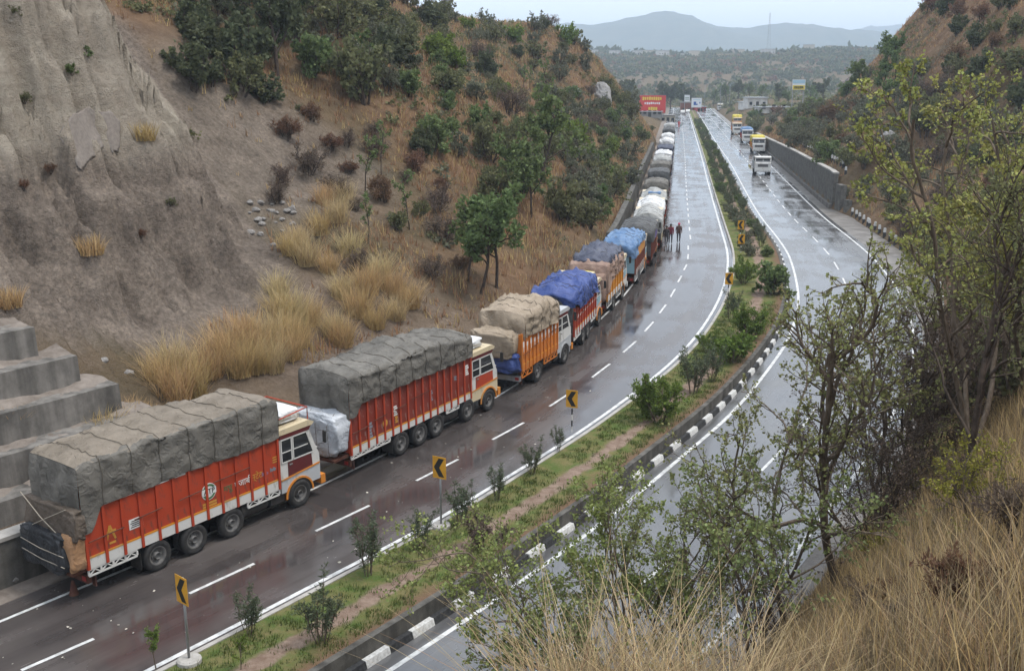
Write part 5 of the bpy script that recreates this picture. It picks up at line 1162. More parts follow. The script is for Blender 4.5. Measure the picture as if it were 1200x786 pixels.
fL = lambda x, y, dl, dr, di: (dl > .7) * (dl < 45) * (di < -.3) * (1 - .85 * sstep(1.0, .5, ((x + 17) / 11) ** 2 + ((y - 68) / 9) ** 2)) * (.35 + .65 * (fbm(x / 6, y / 6, 77, 3) > -.1)) * (1 - .6 * (y < 58))
xy = pick(80000, (-45, 36, 46, 235), fL, 1); g = np.random.default_rng(4)
hf = .28 + .4 * g.random(len(xy)) + .3 * (fbm(xy[:, 0] / 5, xy[:, 1] / 5, 78, 2) > .25); sel = g.random(len(xy)) < .62
tufts('hillside_grass', xy[sel], hf[sel] * 1.15, .03, 5, 'dry_red_grass', 'reddish dry bunch grass covering the hillside', .8, 5); tufts('hillside_grass', xy[~sel], hf[~sel] * 1.2, .026, 5, 'dry_grass', 'straw coloured bunch grass scattered over the hillside', .8, 6)
fRt = lambda x, y, dl, dr, di: (dr > .8) * (dr < 60) * (.4 + .6 * (fbm(x / 6, y / 6, 79, 3) > -.1))
xy = pick(52000, (20, 120, 62, 235), fRt, 2); hf = .3 + .45 * g.random(len(xy)); sel = g.random(len(xy)) < .7
tufts('slope_grass', xy[sel], hf[sel], .036, 5, 'dry_red_grass', 'reddish dry grass on the hill beyond the grey carriageway', .8, 7); tufts('slope_grass', xy[~sel], hf[~sel], .022, 5, 'dry_grass', 'straw coloured grass on the hill beyond the grey carriageway', .8, 8)
fB = lambda x, y, dl, dr, di: (dr > .25) * (dr < 11)
xy = np.vstack([pick(30000, (-4, 24, 4, 42), lambda x, y, dl, dr, di: (dr > .3) * (dr < 9), 13), pick(14000, (6, 34, 30, 66), fB, 3)]); hf = (.35 + .55 * g.random(len(xy))) * sstep(0, 2.0, nearest(TR, xy)[1] + .6); sel = g.random(len(xy)) < .5
tufts('bank_grass', xy[sel], hf[sel], .009, 7, 'dead_grass', 'brown grass matting the steep bank', .9, 9); tufts('bank_grass', xy[~sel], hf[~sel], .008, 7, 'dry_grass', 'tawny grass matting the steep bank', .9, 10)
# median turf
_ix = np.random.default_rng(31).integers(30, 92, 9000); _fx = np.random.default_rng(32).random(9000); xy = medL[_ix] + (medR[_ix] - medL[_ix]) * _fx[:, None] + np.random.default_rng(33).uniform(-.5, .5, (9000, 2)) * .8
keep = (np.abs(_fx - .54) > .12) & (fbm(xy[:, 0] / 1.2, xy[:, 1] / 1.2, 90, 3) > -.25); xy = xy[keep & (xy[:, 1] > 20)]
_in = nearest(RE, xy)[1] > .75; xy = xy[_in & (nearest(_kc, xy)[1] < -.25)]
_g = np.random.default_rng(35); nn_ = len(xy); Pn = np.repeat(np.c_[xy, zmed(xy[:, 1]) - .01], 5, 0); Pn[:, :2] += _g.normal(0, .07, (nn_ * 5, 2))
V, F = blades(Pn, .07 + .11 * _g.random(nn_ * 5), np.full(nn_ * 5, .012), .9 * _g.random(nn_ * 5), 2, _g); me = soup(V, F); me.materials.append(MATS['green_grass']); tag(link(bpy.data.objects.new('turf_grass', me)), 'short green grass of the median', kind='stuff')

# ------------------------------------------------------------------ the big plants on the bank in front
def front(label, px, py, top, seed, lm, wm='bark', cat='tree', q=None, **k):
    if q is None: q = hit(px, py)
    d = q[1] * math.cos(PITCH) - (q[2] - CAM_H) * math.sin(PITCH); h = (py - top) / FPX * d / math.cos(PITCH)
    kk = dict(H=1.0, r0=.06, kids=(8, 6, 5), spread=.65, start=.3, leaf=.085, per=8, aspect=.42, lratio=.45, droop=.25); kk.update(k); kk['H'] = h * k.get('hk', .8); kk.pop('hk', None)
    w, Q = grow(seed, **kk); w.materials.append(MATS[wm]); l = None
    if Q is not None: l = quads(Q); l.materials.append(MATS[lm])
    n = TR_ if cat == 'tree' else SH
    return put((w, l, n), 'tree' if cat == 'tree' else 'shrub', (q[0], q[1], q[2] - .05), 1., 0., label, cat)

FT = dict(kids=(8, 6, 5), spread=.7, lratio=.5, wob=.2)
front('open crowned tree with a forked brown trunk on the near bank', 985, 715, 275, 301, 'leaf_front', q=qY(985, 25), **{**FT, 'kids': (11, 8, 6), 'r0': .13, 'start': .22, 'per': 7, 'hk': .82, 'leaf': .085, 'lratio': .46})
front('yellow green tree with many slim stems on the bank', 1140, 650, 140, 302, 'leaf_front_yellow', q=qY(1140, 26), **{**FT, 'r0': .08, 'stems': 4, 'start': .3, 'per': 8, 'hk': .85, 'leaf': .095, 'lratio': .36})
front('thin tree with drooping dark leaves beside the forked tree', 880, 770, 460, 303, 'leaf_front', q=qY(880, 23), **{**FT, 'r0': .06, 'stems': 2, 'start': .25, 'per': 8, 'hk': .8, 'leaf': .09})
front('dense leafy sapling spreading over the white edge line', 720, 800, 500, 304, 'leaf_light', q=qY(735, 23.5), **{**FT, 'kids': (9, 7, 5), 'r0': .05, 'stems': 4, 'start': .3, 'per': 9, 'hk': .95, 'leaf': .09, 'lean': (-.34, .3), 'tilt': .22})
front('slender sapling with leaning stems in front of the grey carriageway', 800, 800, 470, 305, 'leaf_front', q=qY(805, 24), **{**FT, 'r0': .05, 'stems': 3, 'start': .2, 'per': 8, 'hk': .8, 'leaf': .082})
front('low leafy shrub overhanging the black and white kerb', 650, 810, 600, 306, 'leaf_front', cat='shrub', q=qY(690, 22), **{**FT, 'r0': .035, 'stems': 5, 'start': .15, 'per': 8, 'hk': .8, 'leaf': .085, 'lean': (-.2, .1)})
front('grey twiggy thicket on the bank between the trees', 1075, 640, 420, 307, 'twig_brown', 'bark_dark', 'shrub', q=qY(1075, 31), **{**FT, 'r0': .04, 'stems': 8, 'start': .12, 'per': 8, 'hk': .85, 'leaf': .085, 'aspect': .35, 'lratio': .5})
front('small leaved yellowish shrub near the top of the bank', 1150, 620, 500, 308, 'leaf_yellow', 'bark', 'shrub', q=qY(1150, 17), **{**FT, 'kids': (7, 6), 'r0': .03, 'stems': 6, 'start': .2, 'per': 12, 'hk': .8, 'leaf': .05, 'lratio': .55})
front('dark stemmed tree rising through the yellow green one', 1120, 660, 290, 309, 'leaf_olive', 'bark_dark', q=qY(1120, 22), **{**FT, 'r0': .09, 'start': .3, 'per': 8, 'hk': .85, 'leaf': .08})
front('twiggy leafless shrub beside the forked tree', 1020, 680, 480, 310, 'twig_brown', 'bark_dark', 'shrub', q=qY(1025, 27), **{**FT, 'r0': .03, 'stems': 7, 'start': .12, 'per': 4, 'hk': .85, 'leaf': .06, 'lratio': .5})
front('brown twiggy shrub low on the bank, under the thin tree', 870, 760, 600, 311, 'twig_brown', 'bark_dark', 'shrub', q=qY(900, 24), **{**FT, 'kids': (7, 6), 'r0': .03, 'stems': 7, 'start': .12, 'per': 5, 'hk': .85, 'leaf': .06, 'lratio': .5})
front('broad yellow green tree over the leafless bushes of the bank', 1190, 600, 180, 312, 'leaf_front_yellow', 'bark', q=qY(1195, 30), **{**FT, 'r0': .08, 'stems': 4, 'start': .3, 'per': 8, 'hk': .85, 'leaf': .12, 'lratio': .4})
front('spreading tree with small leaves above the muddy shoulder', 1060, 560, 300, 313, 'leaf_front', 'bark', q=qY(1085, 42), **{**FT, 'r0': .08, 'stems': 3, 'start': .25, 'per': 8, 'hk': .85, 'leaf': .095, 'lratio': .42})
front('leafy tree at the top of the muddy shoulder, amid dry bushes', 1150, 420, 230, 314, 'leaf_olive', 'bark', q=qY(1155, 52), **{**FT, 'r0': .09, 'stems': 3, 'start': .25, 'per': 8, 'hk': .85, 'leaf': .15, 'lratio': .45})
front('bushy sapling with pale leaves behind the forked trunk', 1040, 700, 400, 315, 'leaf_front', 'bark', q=qY(1035, 29), **{**FT, 'r0': .06, 'stems': 3, 'start': .2, 'per': 7, 'hk': .85, 'leaf': .085, 'lratio': .42})
front('tall sapling with reddish twigs between the forked and the thin tree', 930, 760, 380, 316, 'leaf_front', 'bark', q=qY(925, 26), **{**FT, 'r0': .06, 'stems': 2, 'start': .25, 'per': 7, 'hk': .85, 'leaf': .08, 'lratio': .4})
front('grey twiggy bush at the edge of the muddy shoulder', 1090, 560, 430, 317, 'twig_brown', 'bark', 'shrub', q=qY(1110, 38), **{**FT, 'r0': .04, 'stems': 8, 'start': .12, 'per': 5, 'hk': .85, 'leaf': .09, 'lratio': .5})
scatter('in the dry grass of the near bank', (1000, 1200, 570, 730), 14, [('redbare', 3), ('bare', 3), ('yellow', 2)], .62)
# tall dry grass on the bank under the camera
def foreground_grass():
    g = np.random.default_rng(91); C_ = []
    for px, py, n, s in [(690, 800, 6, 25), (740, 810, 14, 35), (800, 810, 16, 45), (860, 800, 12, 45), (930, 790, 10, 50), (1000, 780, 9, 55), (1060, 740, 7, 50), (1120, 710, 7, 50), (1170, 670, 6, 40), (1150, 770, 7, 50)]:
        for i in range(n): C_.append(hit(px + g.normal(0, s), py + g.normal(0, s * .35)))
    for i in range(60): C_.append(qY(g.uniform(650, 950), g.uniform(6.3, 8.5)))
    C_ = np.array(C_)
    for m_, lb, hk, fr in (('straw', 'tall pale dry grass in front of the grey carriageway', 1.0, .42), ('dry_red_grass', 'matted russet grass on the bank in front', .75, .15), ('dead_grass', 'grey brown dead grass on the bank in front', .85, .43)):
        nb = int(64 * fr); Pn = np.repeat(C_, nb, 0); Pn[:, :2] += g.normal(0, .22, (len(Pn), 2)); Pn[:, 2] -= .1
        h = (.45 + 1.05 * g.random(len(Pn)) ** 1.5) * hk * np.repeat(np.where((C_[:, 1] < 8.7) & (C_[:, 0] / C_[:, 1] < .31), 1.1, .75), nb); V, F = blades(Pn, h, .003 + .003 * g.random(len(Pn)), .15 + .7 * g.random(len(Pn)), 6, g, .8)
        me = soup(V, F); me.materials.append(MATS[m_]); tag(link(bpy.data.objects.new('dry_grass', me)), lb, kind='stuff')
foreground_grass()

# ------------------------------------------------------------------ signs, posts, people
mat('sign_yellow', (.66, .33, .02), .45, .4, col2=(.55, .27, .03), nscale=3); mat('galvanised', (.30, .31, .32), .45, .5, .6); mat('concrete_pad', (.32, .30, .27), .9, col2=(.42, .40, .37), nscale=5)
def sign(px, py, toppx, label, turn=0., striped=False, pad=True, two=False):
    q = P(px, py, zmed); d = q[1] * math.cos(PITCH) - (q[2] - CAM_H) * math.sin(PITCH); h = max(1.2, (py - toppx) / FPX * d / math.cos(PITCH))
    rt = empty('chevron_sign', q, turn); tag(rt, label, 'road sign', 'chevron signs on the median')
    if striped:
        n = 6
        for k in range(n): MB().lathe([(.034, k * (h - .3) / n), (.034, (k + 1) * (h - .3) / n)], 10, 'z').build('post_band', ('white_paint', 'black_print')[k % 2], rt, True)
    else: MB().lathe([(.0, -.05), (.036, -.05), (.036, h - .05), (0, h - .05)], 12, 'z').build('post', 'galvanised', rt, True)
    if pad: MB().lathe([(0, -.02), (.34, -.02), (.33, .09), (.27, .13), (0, .13)], 18, 'z').build('base', 'concrete_pad', rt)
    w_, hh = .27, .40; zc = h - hh
    pl = MB().box(-w_, w_, -.055, -.042, zc - hh, zc + hh).build('plate', 'sign_yellow', rt)
    v = [(.13, .34), (-.19, .0), (.13, -.34), (.22, -.34), (.22, -.28), (-.02, 0), (.22, .28), (.22, .34)]
    v = [(.20, .34), (-.02, .34), (-.22, 0), (-.02, -.34), (.20, -.34), (.0, 0)]
    V = [(x, -.058, zc + z) for x, z in v] + [(x, -.0565, zc + z) for x, z in v]; n = len(v)
    MB().add(V, [(0, 1, 2, 5), (5, 2, 3, 4), ] + [(i, (i + 1) % n, (i + 1) % n + n, i + n) for i in range(n)]).build('chevron', 'black_print', pl)
    for zz in (zc - .2, zc + .2): MB().box(-.2, .2, -.041, -.028, zz - .02, zz + .02).build('bracket', 'galvanised', pl)
sign(222, 775, 668, 'yellow chevron sign on a grey post with a round concrete base', R(-40)); sign(517, 617, 532, 'yellow chevron sign between the oleanders', R(-28)); sign(670, 506, 456, 'yellow chevron sign on a black and white striped post', R(-22), True, False)
sign(853, 350, 320, 'yellow chevron sign at the bend beside the dark oleander', 0, True, False); sign(868, 296, 275, 'lower yellow chevron sign of the pair beyond the bend', 0, True, False); sign(867, 283, 259, 'upper yellow chevron sign of the pair beyond the bend', 0, True, False)
def guard_post(q, label, group, h=.9):
    rt = empty('guard_post', q, rng.uniform(-.2, .2)); rt.rotation_euler = (rng.normal(0, .05), rng.normal(0, .05), 0); tag(rt, label, 'bollard', group)
    MB().add([(x * .11, y * .11, z) for z in (-.1, h * .55) for x, y in ((-1, -1), (1, -1), (1, 1), (-1, 1))], [(0, 1, 5, 4), (1, 2, 6, 5), (2, 3, 7, 6), (3, 0, 4, 7)]).build('post_base', 'kerb_black', rt)
    MB().add([(x * r_, y * r_, z) for z, r_ in ((h * .55, .11), (h, .085)) for x, y in ((-1, -1), (1, -1), (1, 1), (-1, 1))], [(0, 1, 5, 4), (1, 2, 6, 5), (2, 3, 7, 6), (3, 0, 4, 7), (4, 5, 6, 7)]).build('post_top', 'kerb_white', rt)
_c = off(RR, oTR + .15)
for Y in np.arange(66, 111, 1.9):
    i = int(np.argmin(np.abs(_c[:, 1] - Y))); p = _c[i]; guard_post((p[0], p[1], float(zR(p[1])) + .05), 'white topped guard post along the broken shoulder', 'guard posts along the shoulder')
_c = off(TR, 1.6)
for Y in np.arange(118, 160, 2.2):
    i = int(np.argmin(np.abs(_c[:, 1] - Y))); p = _c[i]; guard_post((p[0], p[1], tz(p[0], p[1])), 'white guard post on top of the tall retaining wall', 'guard posts on the retaining wall')
# traffic cone left behind the rear truck
q = P(87, 697); rt = empty('traffic_cone', q); tag(rt, 'faded brown traffic cone behind the rear truck', 'traffic cone')
MB().lathe([(.15, .03), (.04, .5), (.0, .51)], 14, 'z').build('cone', 'rusty_brown', rt, True); MB().box(-.18, .18, -.18, .18, 0, .03).build('base', 'chassis_black', rt)
_g = np.random.default_rng(77); LQ = []
for k in range(110):
    i = int(_g.integers(38, 80)); o_ = -_g.uniform(.3, 6.8); p = RE[i] + nrmR(RE)[i] * o_; z_ = float(zr(p[1])) + .012; a = _g.uniform(0, 6.28); r_ = .02 + .05 * _g.random() ** 2
    LQ.append([(p[0] + r_ * math.cos(a + t) * (1 if j % 2 else .6), p[1] + r_ * math.sin(a + t), z_ + .02 * _g.random()) for j, t in enumerate((0, 1.6, 3.1, 4.7))])
me = quads(LQ); mat('litter', (.45, .42, .36), .8, rand=.5); me.materials.append(MATS['litter']); tag(link(bpy.data.objects.new('litter', me)), 'scraps and fallen leaves scattered on the wet carriageway', kind='stuff')
# loose stones
def stone(q, s, label, group, seed):
    g = np.random.default_rng(seed); bm = bmesh.new(); bmesh.ops.create_icosphere(bm, subdivisions=2, radius=1)
    k = g.normal(size=(5, 3))
    for v in bm.verts:
        n_ = np.array(v.co); f_ = 1 + .18 * sum(math.sin(2.2 * float(n_ @ kk)) for kk in k) / 2.2; v.co = v.co * f_
    me = bpy.data.meshes.new('stone'); bm.to_mesh(me); bm.free(); me.materials.append(MATS['rock']); o = link(bpy.data.objects.new('stone', me)); o.location = (q[0], q[1], q[2] + s * .2); o.scale = (s, s * .8, s * .6); o.rotation_euler = (0, 0, g.uniform(0, 6)); tag(o, label, 'stone', group)
mat('rock', (.16, .15, .14), .9, .2, col2=(.32, .30, .28), nscale=2.5, bump=.7, bscale=5); mat('pale_rock', (.20, .19, .18), .9, .2, col2=(.34, .33, .32), nscale=1.2, bump=.7, bscale=3)
_g = np.random.default_rng(55)
for k in range(26):
    px, py = _g.uniform(290, 345), _g.uniform(230, 290); q = hit(px, py); stone(q, .12 + .22 * _g.random(), 'grey stone in the gully beside the cliff', 'stones in the gully', 300 + k)
for k, (px, py) in enumerate([(65, 468), (40, 478), (72, 505), (150, 440), (120, 425), (20, 690), (8, 705), (40, 695)]): q = hit(px, py); stone(q, .16 + .15 * _g.random(), 'loose block fallen near the concrete terraces', 'loose blocks by the terraces', 340 + k)
def boulder(px, py, s, label, seed, sz=1.0):
    q = hit(px, py); bm = bmesh.new(); bmesh.ops.create_icosphere(bm, subdivisions=4, radius=1); co = np.array([v.co for v in bm.verts])
    r_ = 1 + .35 * fbm(co[:, 0] * 1.2 + seed, co[:, 1] * 1.2 + co[:, 2], seed, 4) - .2 * np.abs(fbm(co[:, 0] * 3 + co[:, 2] * 2, co[:, 1] * 3, seed + 2, 3))
    for v, f_ in zip(bm.verts, r_): v.co = v.co * float(f_)
    me = bpy.data.meshes.new('rock_outcrop'); bm.to_mesh(me); bm.free(); me.materials.append(MATS['pale_rock']); o = link(bpy.data.objects.new('rock_outcrop', me)); o.location = q; o.scale = (s, s, s * sz); tag(o, label, 'rock')
boulder(704, 118, 1.9, 'pale upright rock at the end of the brown hill', 5, 1.5); boulder(672, 110, 1.3, 'low pale rock beside the upright one on the brown hill', 6, .7); boulder(1040, 165, 1.0, 'grey rock outcrop on the slope behind the retaining wall', 7, 1.0); boulder(1018, 303, .5, 'white boulder at the end of the guard posts', 8)

def person(px, py, hpx, rz, label, top_m, leg_m, hat_m, stride, seed):
    q = P(px, py); d = q[1] * math.cos(PITCH) - (q[2] - CAM_H) * math.sin(PITCH); Hh = hpx / FPX * d; s = Hh / 1.72
    J = {'pelvis': (0, 0, .95), 'spine': (0, .01, 1.2), 'chest': (0, .02, 1.38), 'neck': (0, .02, 1.50), 'head': (0, .04, 1.60), 'crown': (0, .03, 1.70),
         'hl': (.10, 0, .90), 'kl': (.11, stride * .5 + .02, .50), 'al': (.11, stride - .03, .09), 'tl': (.12, stride + .15, .04), 'hr': (-.10, 0, .90), 'kr': (-.11, -stride * .3 + .05, .50), 'ar': (-.11, -stride - .03, .10), 'tr': (-.12, -stride + .14, .04),
         'sl': (.19, .01, 1.40), 'el': (.25, -stride * .4, 1.13), 'wl': (.24, .08 - stride * .3, .90), 'fl': (.23, .11 - stride * .3, .80), 'sr': (-.19, .01, 1.40), 'er': (-.25, stride * .4, 1.13), 'wr': (-.24, .08 + stride * .3, .90), 'fr': (-.23, .11 + stride * .3, .80)}
    rad = dict(pelvis=(.15, .11), spine=(.145, .10), chest=(.17, .11), neck=(.055, .055), head=(.085, .10), crown=(.075, .085), hl=(.09, .09), kl=(.062, .062), al=(.042, .042), tl=(.04, .03), hr=(.09, .09), kr=(.062, .062), ar=(.042, .042), tr=(.04, .03), sl=(.07, .065), el=(.05, .05), wl=(.035, .03), fl=(.028, .018), sr=(.07, .065), er=(.05, .05), wr=(.035, .03), fr=(.028, .018))
    E_ = [('pelvis', 'spine'), ('spine', 'chest'), ('chest', 'neck'), ('neck', 'head'), ('head', 'crown'), ('pelvis', 'hl'), ('hl', 'kl'), ('kl', 'al'), ('al', 'tl'), ('pelvis', 'hr'), ('hr', 'kr'), ('kr', 'ar'), ('ar', 'tr'), ('chest', 'sl'), ('sl', 'el'), ('el', 'wl'), ('wl', 'fl'), ('chest', 'sr'), ('sr', 'er'), ('er', 'wr'), ('wr', 'fr')]
    nm = list(J); me = bpy.data.meshes.new('person'); me.from_pydata([J[k] for k in nm], [(nm.index(a), nm.index(b)) for a, b in E_], []); o = bpy.data.objects.new('person', me); COL.objects.link(o)
    sk = o.modifiers.new('skin', 'SKIN'); sk.use_smooth_shade = True
    for k, v in zip(nm, me.skin_vertices[0].data): v.radius = (rad[k][0] * 1.12, rad[k][1] * 1.15); v.use_root = (k == 'pelvis')
    o.modifiers.new('sub', 'SUBSURF').levels = 2
    bpy.context.view_layer.update(); ev = bpy.data.meshes.new_from_object(o.evaluated_get(bpy.context.evaluated_depsgraph_get())); bpy.data.objects.remove(o)
    ev.materials.clear()
    for m_ in ('skin', top_m, leg_m, 'black_print'): ev.materials.append(MATS[m_])
    for p in ev.polygons:
        z = p.center.z; arm = abs(p.center.x) > .18
        p.material_index = 3 if z < .12 else (2 if (z < .84 and not arm) else (0 if z > 1.47 or (arm and z < .92) else 1)); p.use_smooth = True
    o = link(bpy.data.objects.new('person', ev)); o.location = q; o.scale = (s, s, s); o.rotation_euler = (0, 0, rz); tag(o, label, 'person')
    hat = MB(); hat.lathe([(.0, 1.76), (.07, 1.745), (.108, 1.70), (.115, 1.645), (.10, 1.625)], 14, 'z', (0, .03, 0)); hat.build('hair' if hat_m == 'hair_black' else 'head_cloth', hat_m, o, True)
    return o
mat('skin', (.22, .12, .08), .6); mat('hair_black', (.012, .011, .010), .6); mat('cloth_maroon', (.19, .035, .05), .9); mat('cloth_dark', (.055, .05, .055), .9); mat('cloth_pink', (.50, .05, .12), .8); mat('cloth_brown', (.10, .06, .05), .9); mat('cloth_red', (.45, .05, .05), .9)
person(780.5, 287, 22, R(185), 'person in dark clothes walking beside the truck queue', 'cloth_dark', 'cloth_dark', 'hair_black', .16, 1)
person(785.5, 285.5, 23, R(170), 'person in a maroon jacket at the shoulder of the darkly dressed one', 'cloth_maroon', 'cloth_dark', 'hair_black', .14, 2)
person(795, 284, 22.5, R(180), 'person with a pink head cloth standing on the wet carriageway', 'cloth_brown', 'cloth_dark', 'cloth_pink', .06, 3)
person(795.5, 150.5, 9, R(180), 'person in red by the distant yellow sided truck', 'cloth_red', 'cloth_red', 'hair_black', .08, 4)

# ------------------------------------------------------------------ the far end of the road
def far_pt(px, Y): return (px - 600) / FPX * Y
def tzf(x, y): return tz(x, y)
mat('board_red', (.55, .045, .04), .5); mat('board_white', (.70, .72, .74), .5); mat('board_blue', (.03, .10, .35), .5); mat('board_yellow', (.68, .55, .06), .5); mat('board_sky', (.35, .55, .68), .5); mat('board_purple', (.12, .06, .25), .5); mat('house_white', (.62, .61, .58), .8, col2=(.45, .44, .42), nscale=.6); mat('house_cream', (.52, .47, .38), .8); mat('roof_grey', (.25, .24, .23), .8); mat('roof_tin', (.38, .40, .42), .4)
def hoarding(px, Y, zc, w_, h_, face, marks, label, legs=4):
    x = far_pt(px, Y); g0 = tzf(x, Y); rt = empty('hoarding', (x, Y, g0)); tag(rt, label, 'billboard'); z = zc - g0
    bd = MB().box(-w_ / 2, w_ / 2, -.12, .12, z - h_ / 2, z + h_ / 2).build('board', face, rt)
    MB().box(-w_ / 2 - .1, w_ / 2 + .1, .121, .2, z - h_ / 2 - .1, z + h_ / 2 + .1).build('board_frame', 'galvanised', rt)
    for (a, b, c, d, m_) in marks: MB().box(a * w_, b * w_, -.14, -.123, z + c * h_, z + d * h_).build('printed_mark', m_, bd)
    for k in range(legs): u = -w_ * .42 + k * w_ * .84 / max(1, legs - 1); MB().obox((u, .3, -.3), (u, .3, z + h_ / 2 - .2), .22, .22).build('leg', 'galvanised', rt)
    return rt
_g = np.random.default_rng(60)
def script(y0, y1, x0, x1, m_, n): 
    xs = np.linspace(x0, x1, n + 1); return [(xs[k] + .004, xs[k + 1] - .012 - .012 * _g.random(), y0 + .03 * _g.random(), y1 - .03 * _g.random(), m_) for k in range(n)]
ZB = lambda py, Y: CAM_H + (YH - py) / FPX * Y
hoarding(760.5, 348, ZB(120.5, 348), 8.8, 5.6, 'board_red', script(.22, .42, -.38, .36, 'board_yellow', 9) + script(-.02, .12, -.3, .3, 'board_white', 8) + script(-.36, -.16, -.15, .2, 'board_yellow', 4), 'wide red hoarding with yellow lettering at the roadside')
hoarding(811, 440, ZB(119, 440), 4.2, 3.8, 'board_white', [(-.3, -.05, -.25, .12, 'board_blue'), (-.05, .1, -.25, -.1, 'board_blue'), (.28, .38, -.1, .1, 'board_blue'), (-.35, .35, .3, .36, 'board_sky')], 'square white board with a blue emblem beside the road end', 2)
hoarding(800, 445, ZB(114, 445), 2.2, 2.6, 'board_white', [(-.4, .4, .05, .14, 'green_print'), (-.4, .4, -.2, -.1, 'green_print')], 'small white board with green lines on a tall post', 1)
hoarding(926.5, 330, ZB(99, 330), 4.0, 3.1, 'board_white', [(-.48, .48, -.48, -.05, 'board_yellow'), (-.48, .48, .12, .46, 'board_sky')] + script(-.4, -.14, -.36, .36, 'green_print', 5), 'sky blue and yellow billboard above the scrub', 2)
hoarding(743, 348, ZB(125, 348), 1.5, 1.5, 'board_white', [], 'small blank white board beside the red hoarding', 1)
def house(px, Y, w_, dp, h_, wall_m, roof_m, label, n=3, base=None):
    x = far_pt(px, Y); g0 = tzf(x, Y) if base is None else base; rt = empty('house', (x, Y, g0 - .3), _g.uniform(-.3, .3)); tag(rt, label, 'building')
    MB().box(-w_ / 2, w_ / 2, -dp / 2, dp / 2, 0, h_).build('wall', wall_m, rt); MB().box(-w_ / 2 - .3, w_ / 2 + .3, -dp / 2 - .4, dp / 2 + .3, h_ + .003, h_ + .28).build('roof', roof_m, rt)
    for k in range(n):
        u = -w_ / 2 + w_ * (k + .5) / n
        if k == n // 2: MB().box(u - .5, u + .5, -dp / 2 - .05, -dp / 2 - .003, .3, 2.4).build('door', 'chassis_black', rt)
        else:
            wd = MB().box(u - .5, u + .5, -dp / 2 - .04, -dp / 2 - .003, 1.2, 2.3).build('window', 'window_glass', rt); MB().box(u - .6, u + .6, -dp / 2 - .12, -dp / 2 - .045, 1.08, 1.18).build('sill', wall_m, wd)
house(777, 352, 5, 4, 3.0, 'house_cream', 'roof_grey', 'cream roadside hut with dark openings beside the red hoarding'); house(758, 345, 8, 3, 1.9, 'roof_grey', 'roof_tin', 'low grey shop row under the red hoarding', 5); house(802, 460, 7, 5, 4.6, 'rust_paint', 'roof_grey', 'brown shed between the white boards at the road end'); house(815, 455, 4, 4, 3.0, 'cloth_red', 'roof_tin', 'red stall under the square white board')
house(878, 372, 7, 6, 3.6, 'house_white', 'roof_tin', 'white house with tin roof beyond the oncoming trucks'); house(869, 380, 5, 4, 2.6, 'house_white', 'roof_tin', 'small white outbuilding next to the tin roofed house'); house(897, 300, 9, 3, 1.6, 'house_white', 'roof_tin', 'long low white shed in the scrub'); house(967, 345, 5, 5, 2.6, 'house_white', 'roof_grey', 'white house half hidden at the foot of the red brown hill')
for k, (px, Y, w_) in enumerate([(716, 1150, 12), (752, 1180, 16), (797, 1190, 18), (806, 1140, 10), (770, 1100, 12), (855, 1190, 14), (889, 1080, 14), (935, 1150, 12), (742, 1120, 10), (960, 1190, 12), (690, 1180, 14)]): house(px, Y, w_, 8, 5 + 2 * (k % 2), ('house_white', 'house_cream')[k % 2], 'roof_tin', 'pale house scattered on the scrub covered ridge', 4); bpy.data.objects[-1] if False else None
for o in [o for o in bpy.data.objects if o.get('label') == 'pale house scattered on the scrub covered ridge']: o['group'] = 'houses on the far ridge'
def mast(px, Y, h_):
    x = far_pt(px, Y); g0 = tzf(x, Y); rt = empty('lattice_mast', (x, Y, g0)); tag(rt, 'tall lattice mast on the far ridge', 'mast'); b = MB()
    for sx, sy in ((-1, -1), (1, -1), (0, 1)): b.obox((sx * 2.2, sy * 2.2, 0), (sx * .4, sy * .4, h_), .16, .16)
    for k in range(12): z0 = h_ * k / 12; r0 = 2.2 - 1.8 * k / 12; b.obox((-r0, -r0, z0), (r0 * .85, -r0 * .85, z0 + h_ / 12), .1, .1); b.obox((-r0, -r0, z0), (r0, -r0, z0), .1, .1)
    b.build('frame', 'galvanised', rt); MB().lathe([(0, 0), (.9, .2), (.9, 1.4), (0, 1.6)], 12, 'z', (0, -1.2, h_ * .8)).build('antenna', 'board_white', rt)
mast(889, 1160, 44)
def lamp_post(px, Y, h_, label):
    x = far_pt(px, Y); rt = empty('street_lamp', (x, Y, float(zr(Y)))); tag(rt, label, 'street lamp', 'street lamps at the road end'); MB().tube([(0, 0, 0), (0, 0, h_ - .5), (.3, 0, h_), (1.6, 0, h_ + .2)], [.11, .08, .06, .05], 8).build('post', 'galvanised', rt, True); MB().box(1.4, 2.1, -.14, .14, h_ + .1, h_ + .24).build('lamp_head', 'galvanised', rt)
for px in (838, 848.5, 820): lamp_post(px, 440, 11.5, 'slim street lamp standing at the road end')
def car(px, py, label, m_):
    q = P(px, py); rt = empty('car', q, R(80)); tag(rt, label, 'car'); MB().prism([(-2, .3), (-2, .85), (-1.4, .95), (-1.0, 1.42), (.5, 1.42), (1.1, .95), (2, .8), (2, .3)], -.82, .82).build('body', m_, rt)
    MB().prism([(-1.25, .97), (-.95, 1.36), (.45, 1.36), (.95, .97)], -.83, .83).build('window', 'window_glass', rt)
    for x in (-1.25, 1.25):
        for s in (-1, 1): o = link(bpy.data.objects.new('wheel', WT), rt); o.location = (x, s * .75, .31); o.scale = (.6, .6, .6)
car(800, 133.5, 'small white car at the road end', 'white_paint'); car(806, 132.5, 'white car beside the first one at the road end', 'white_paint')
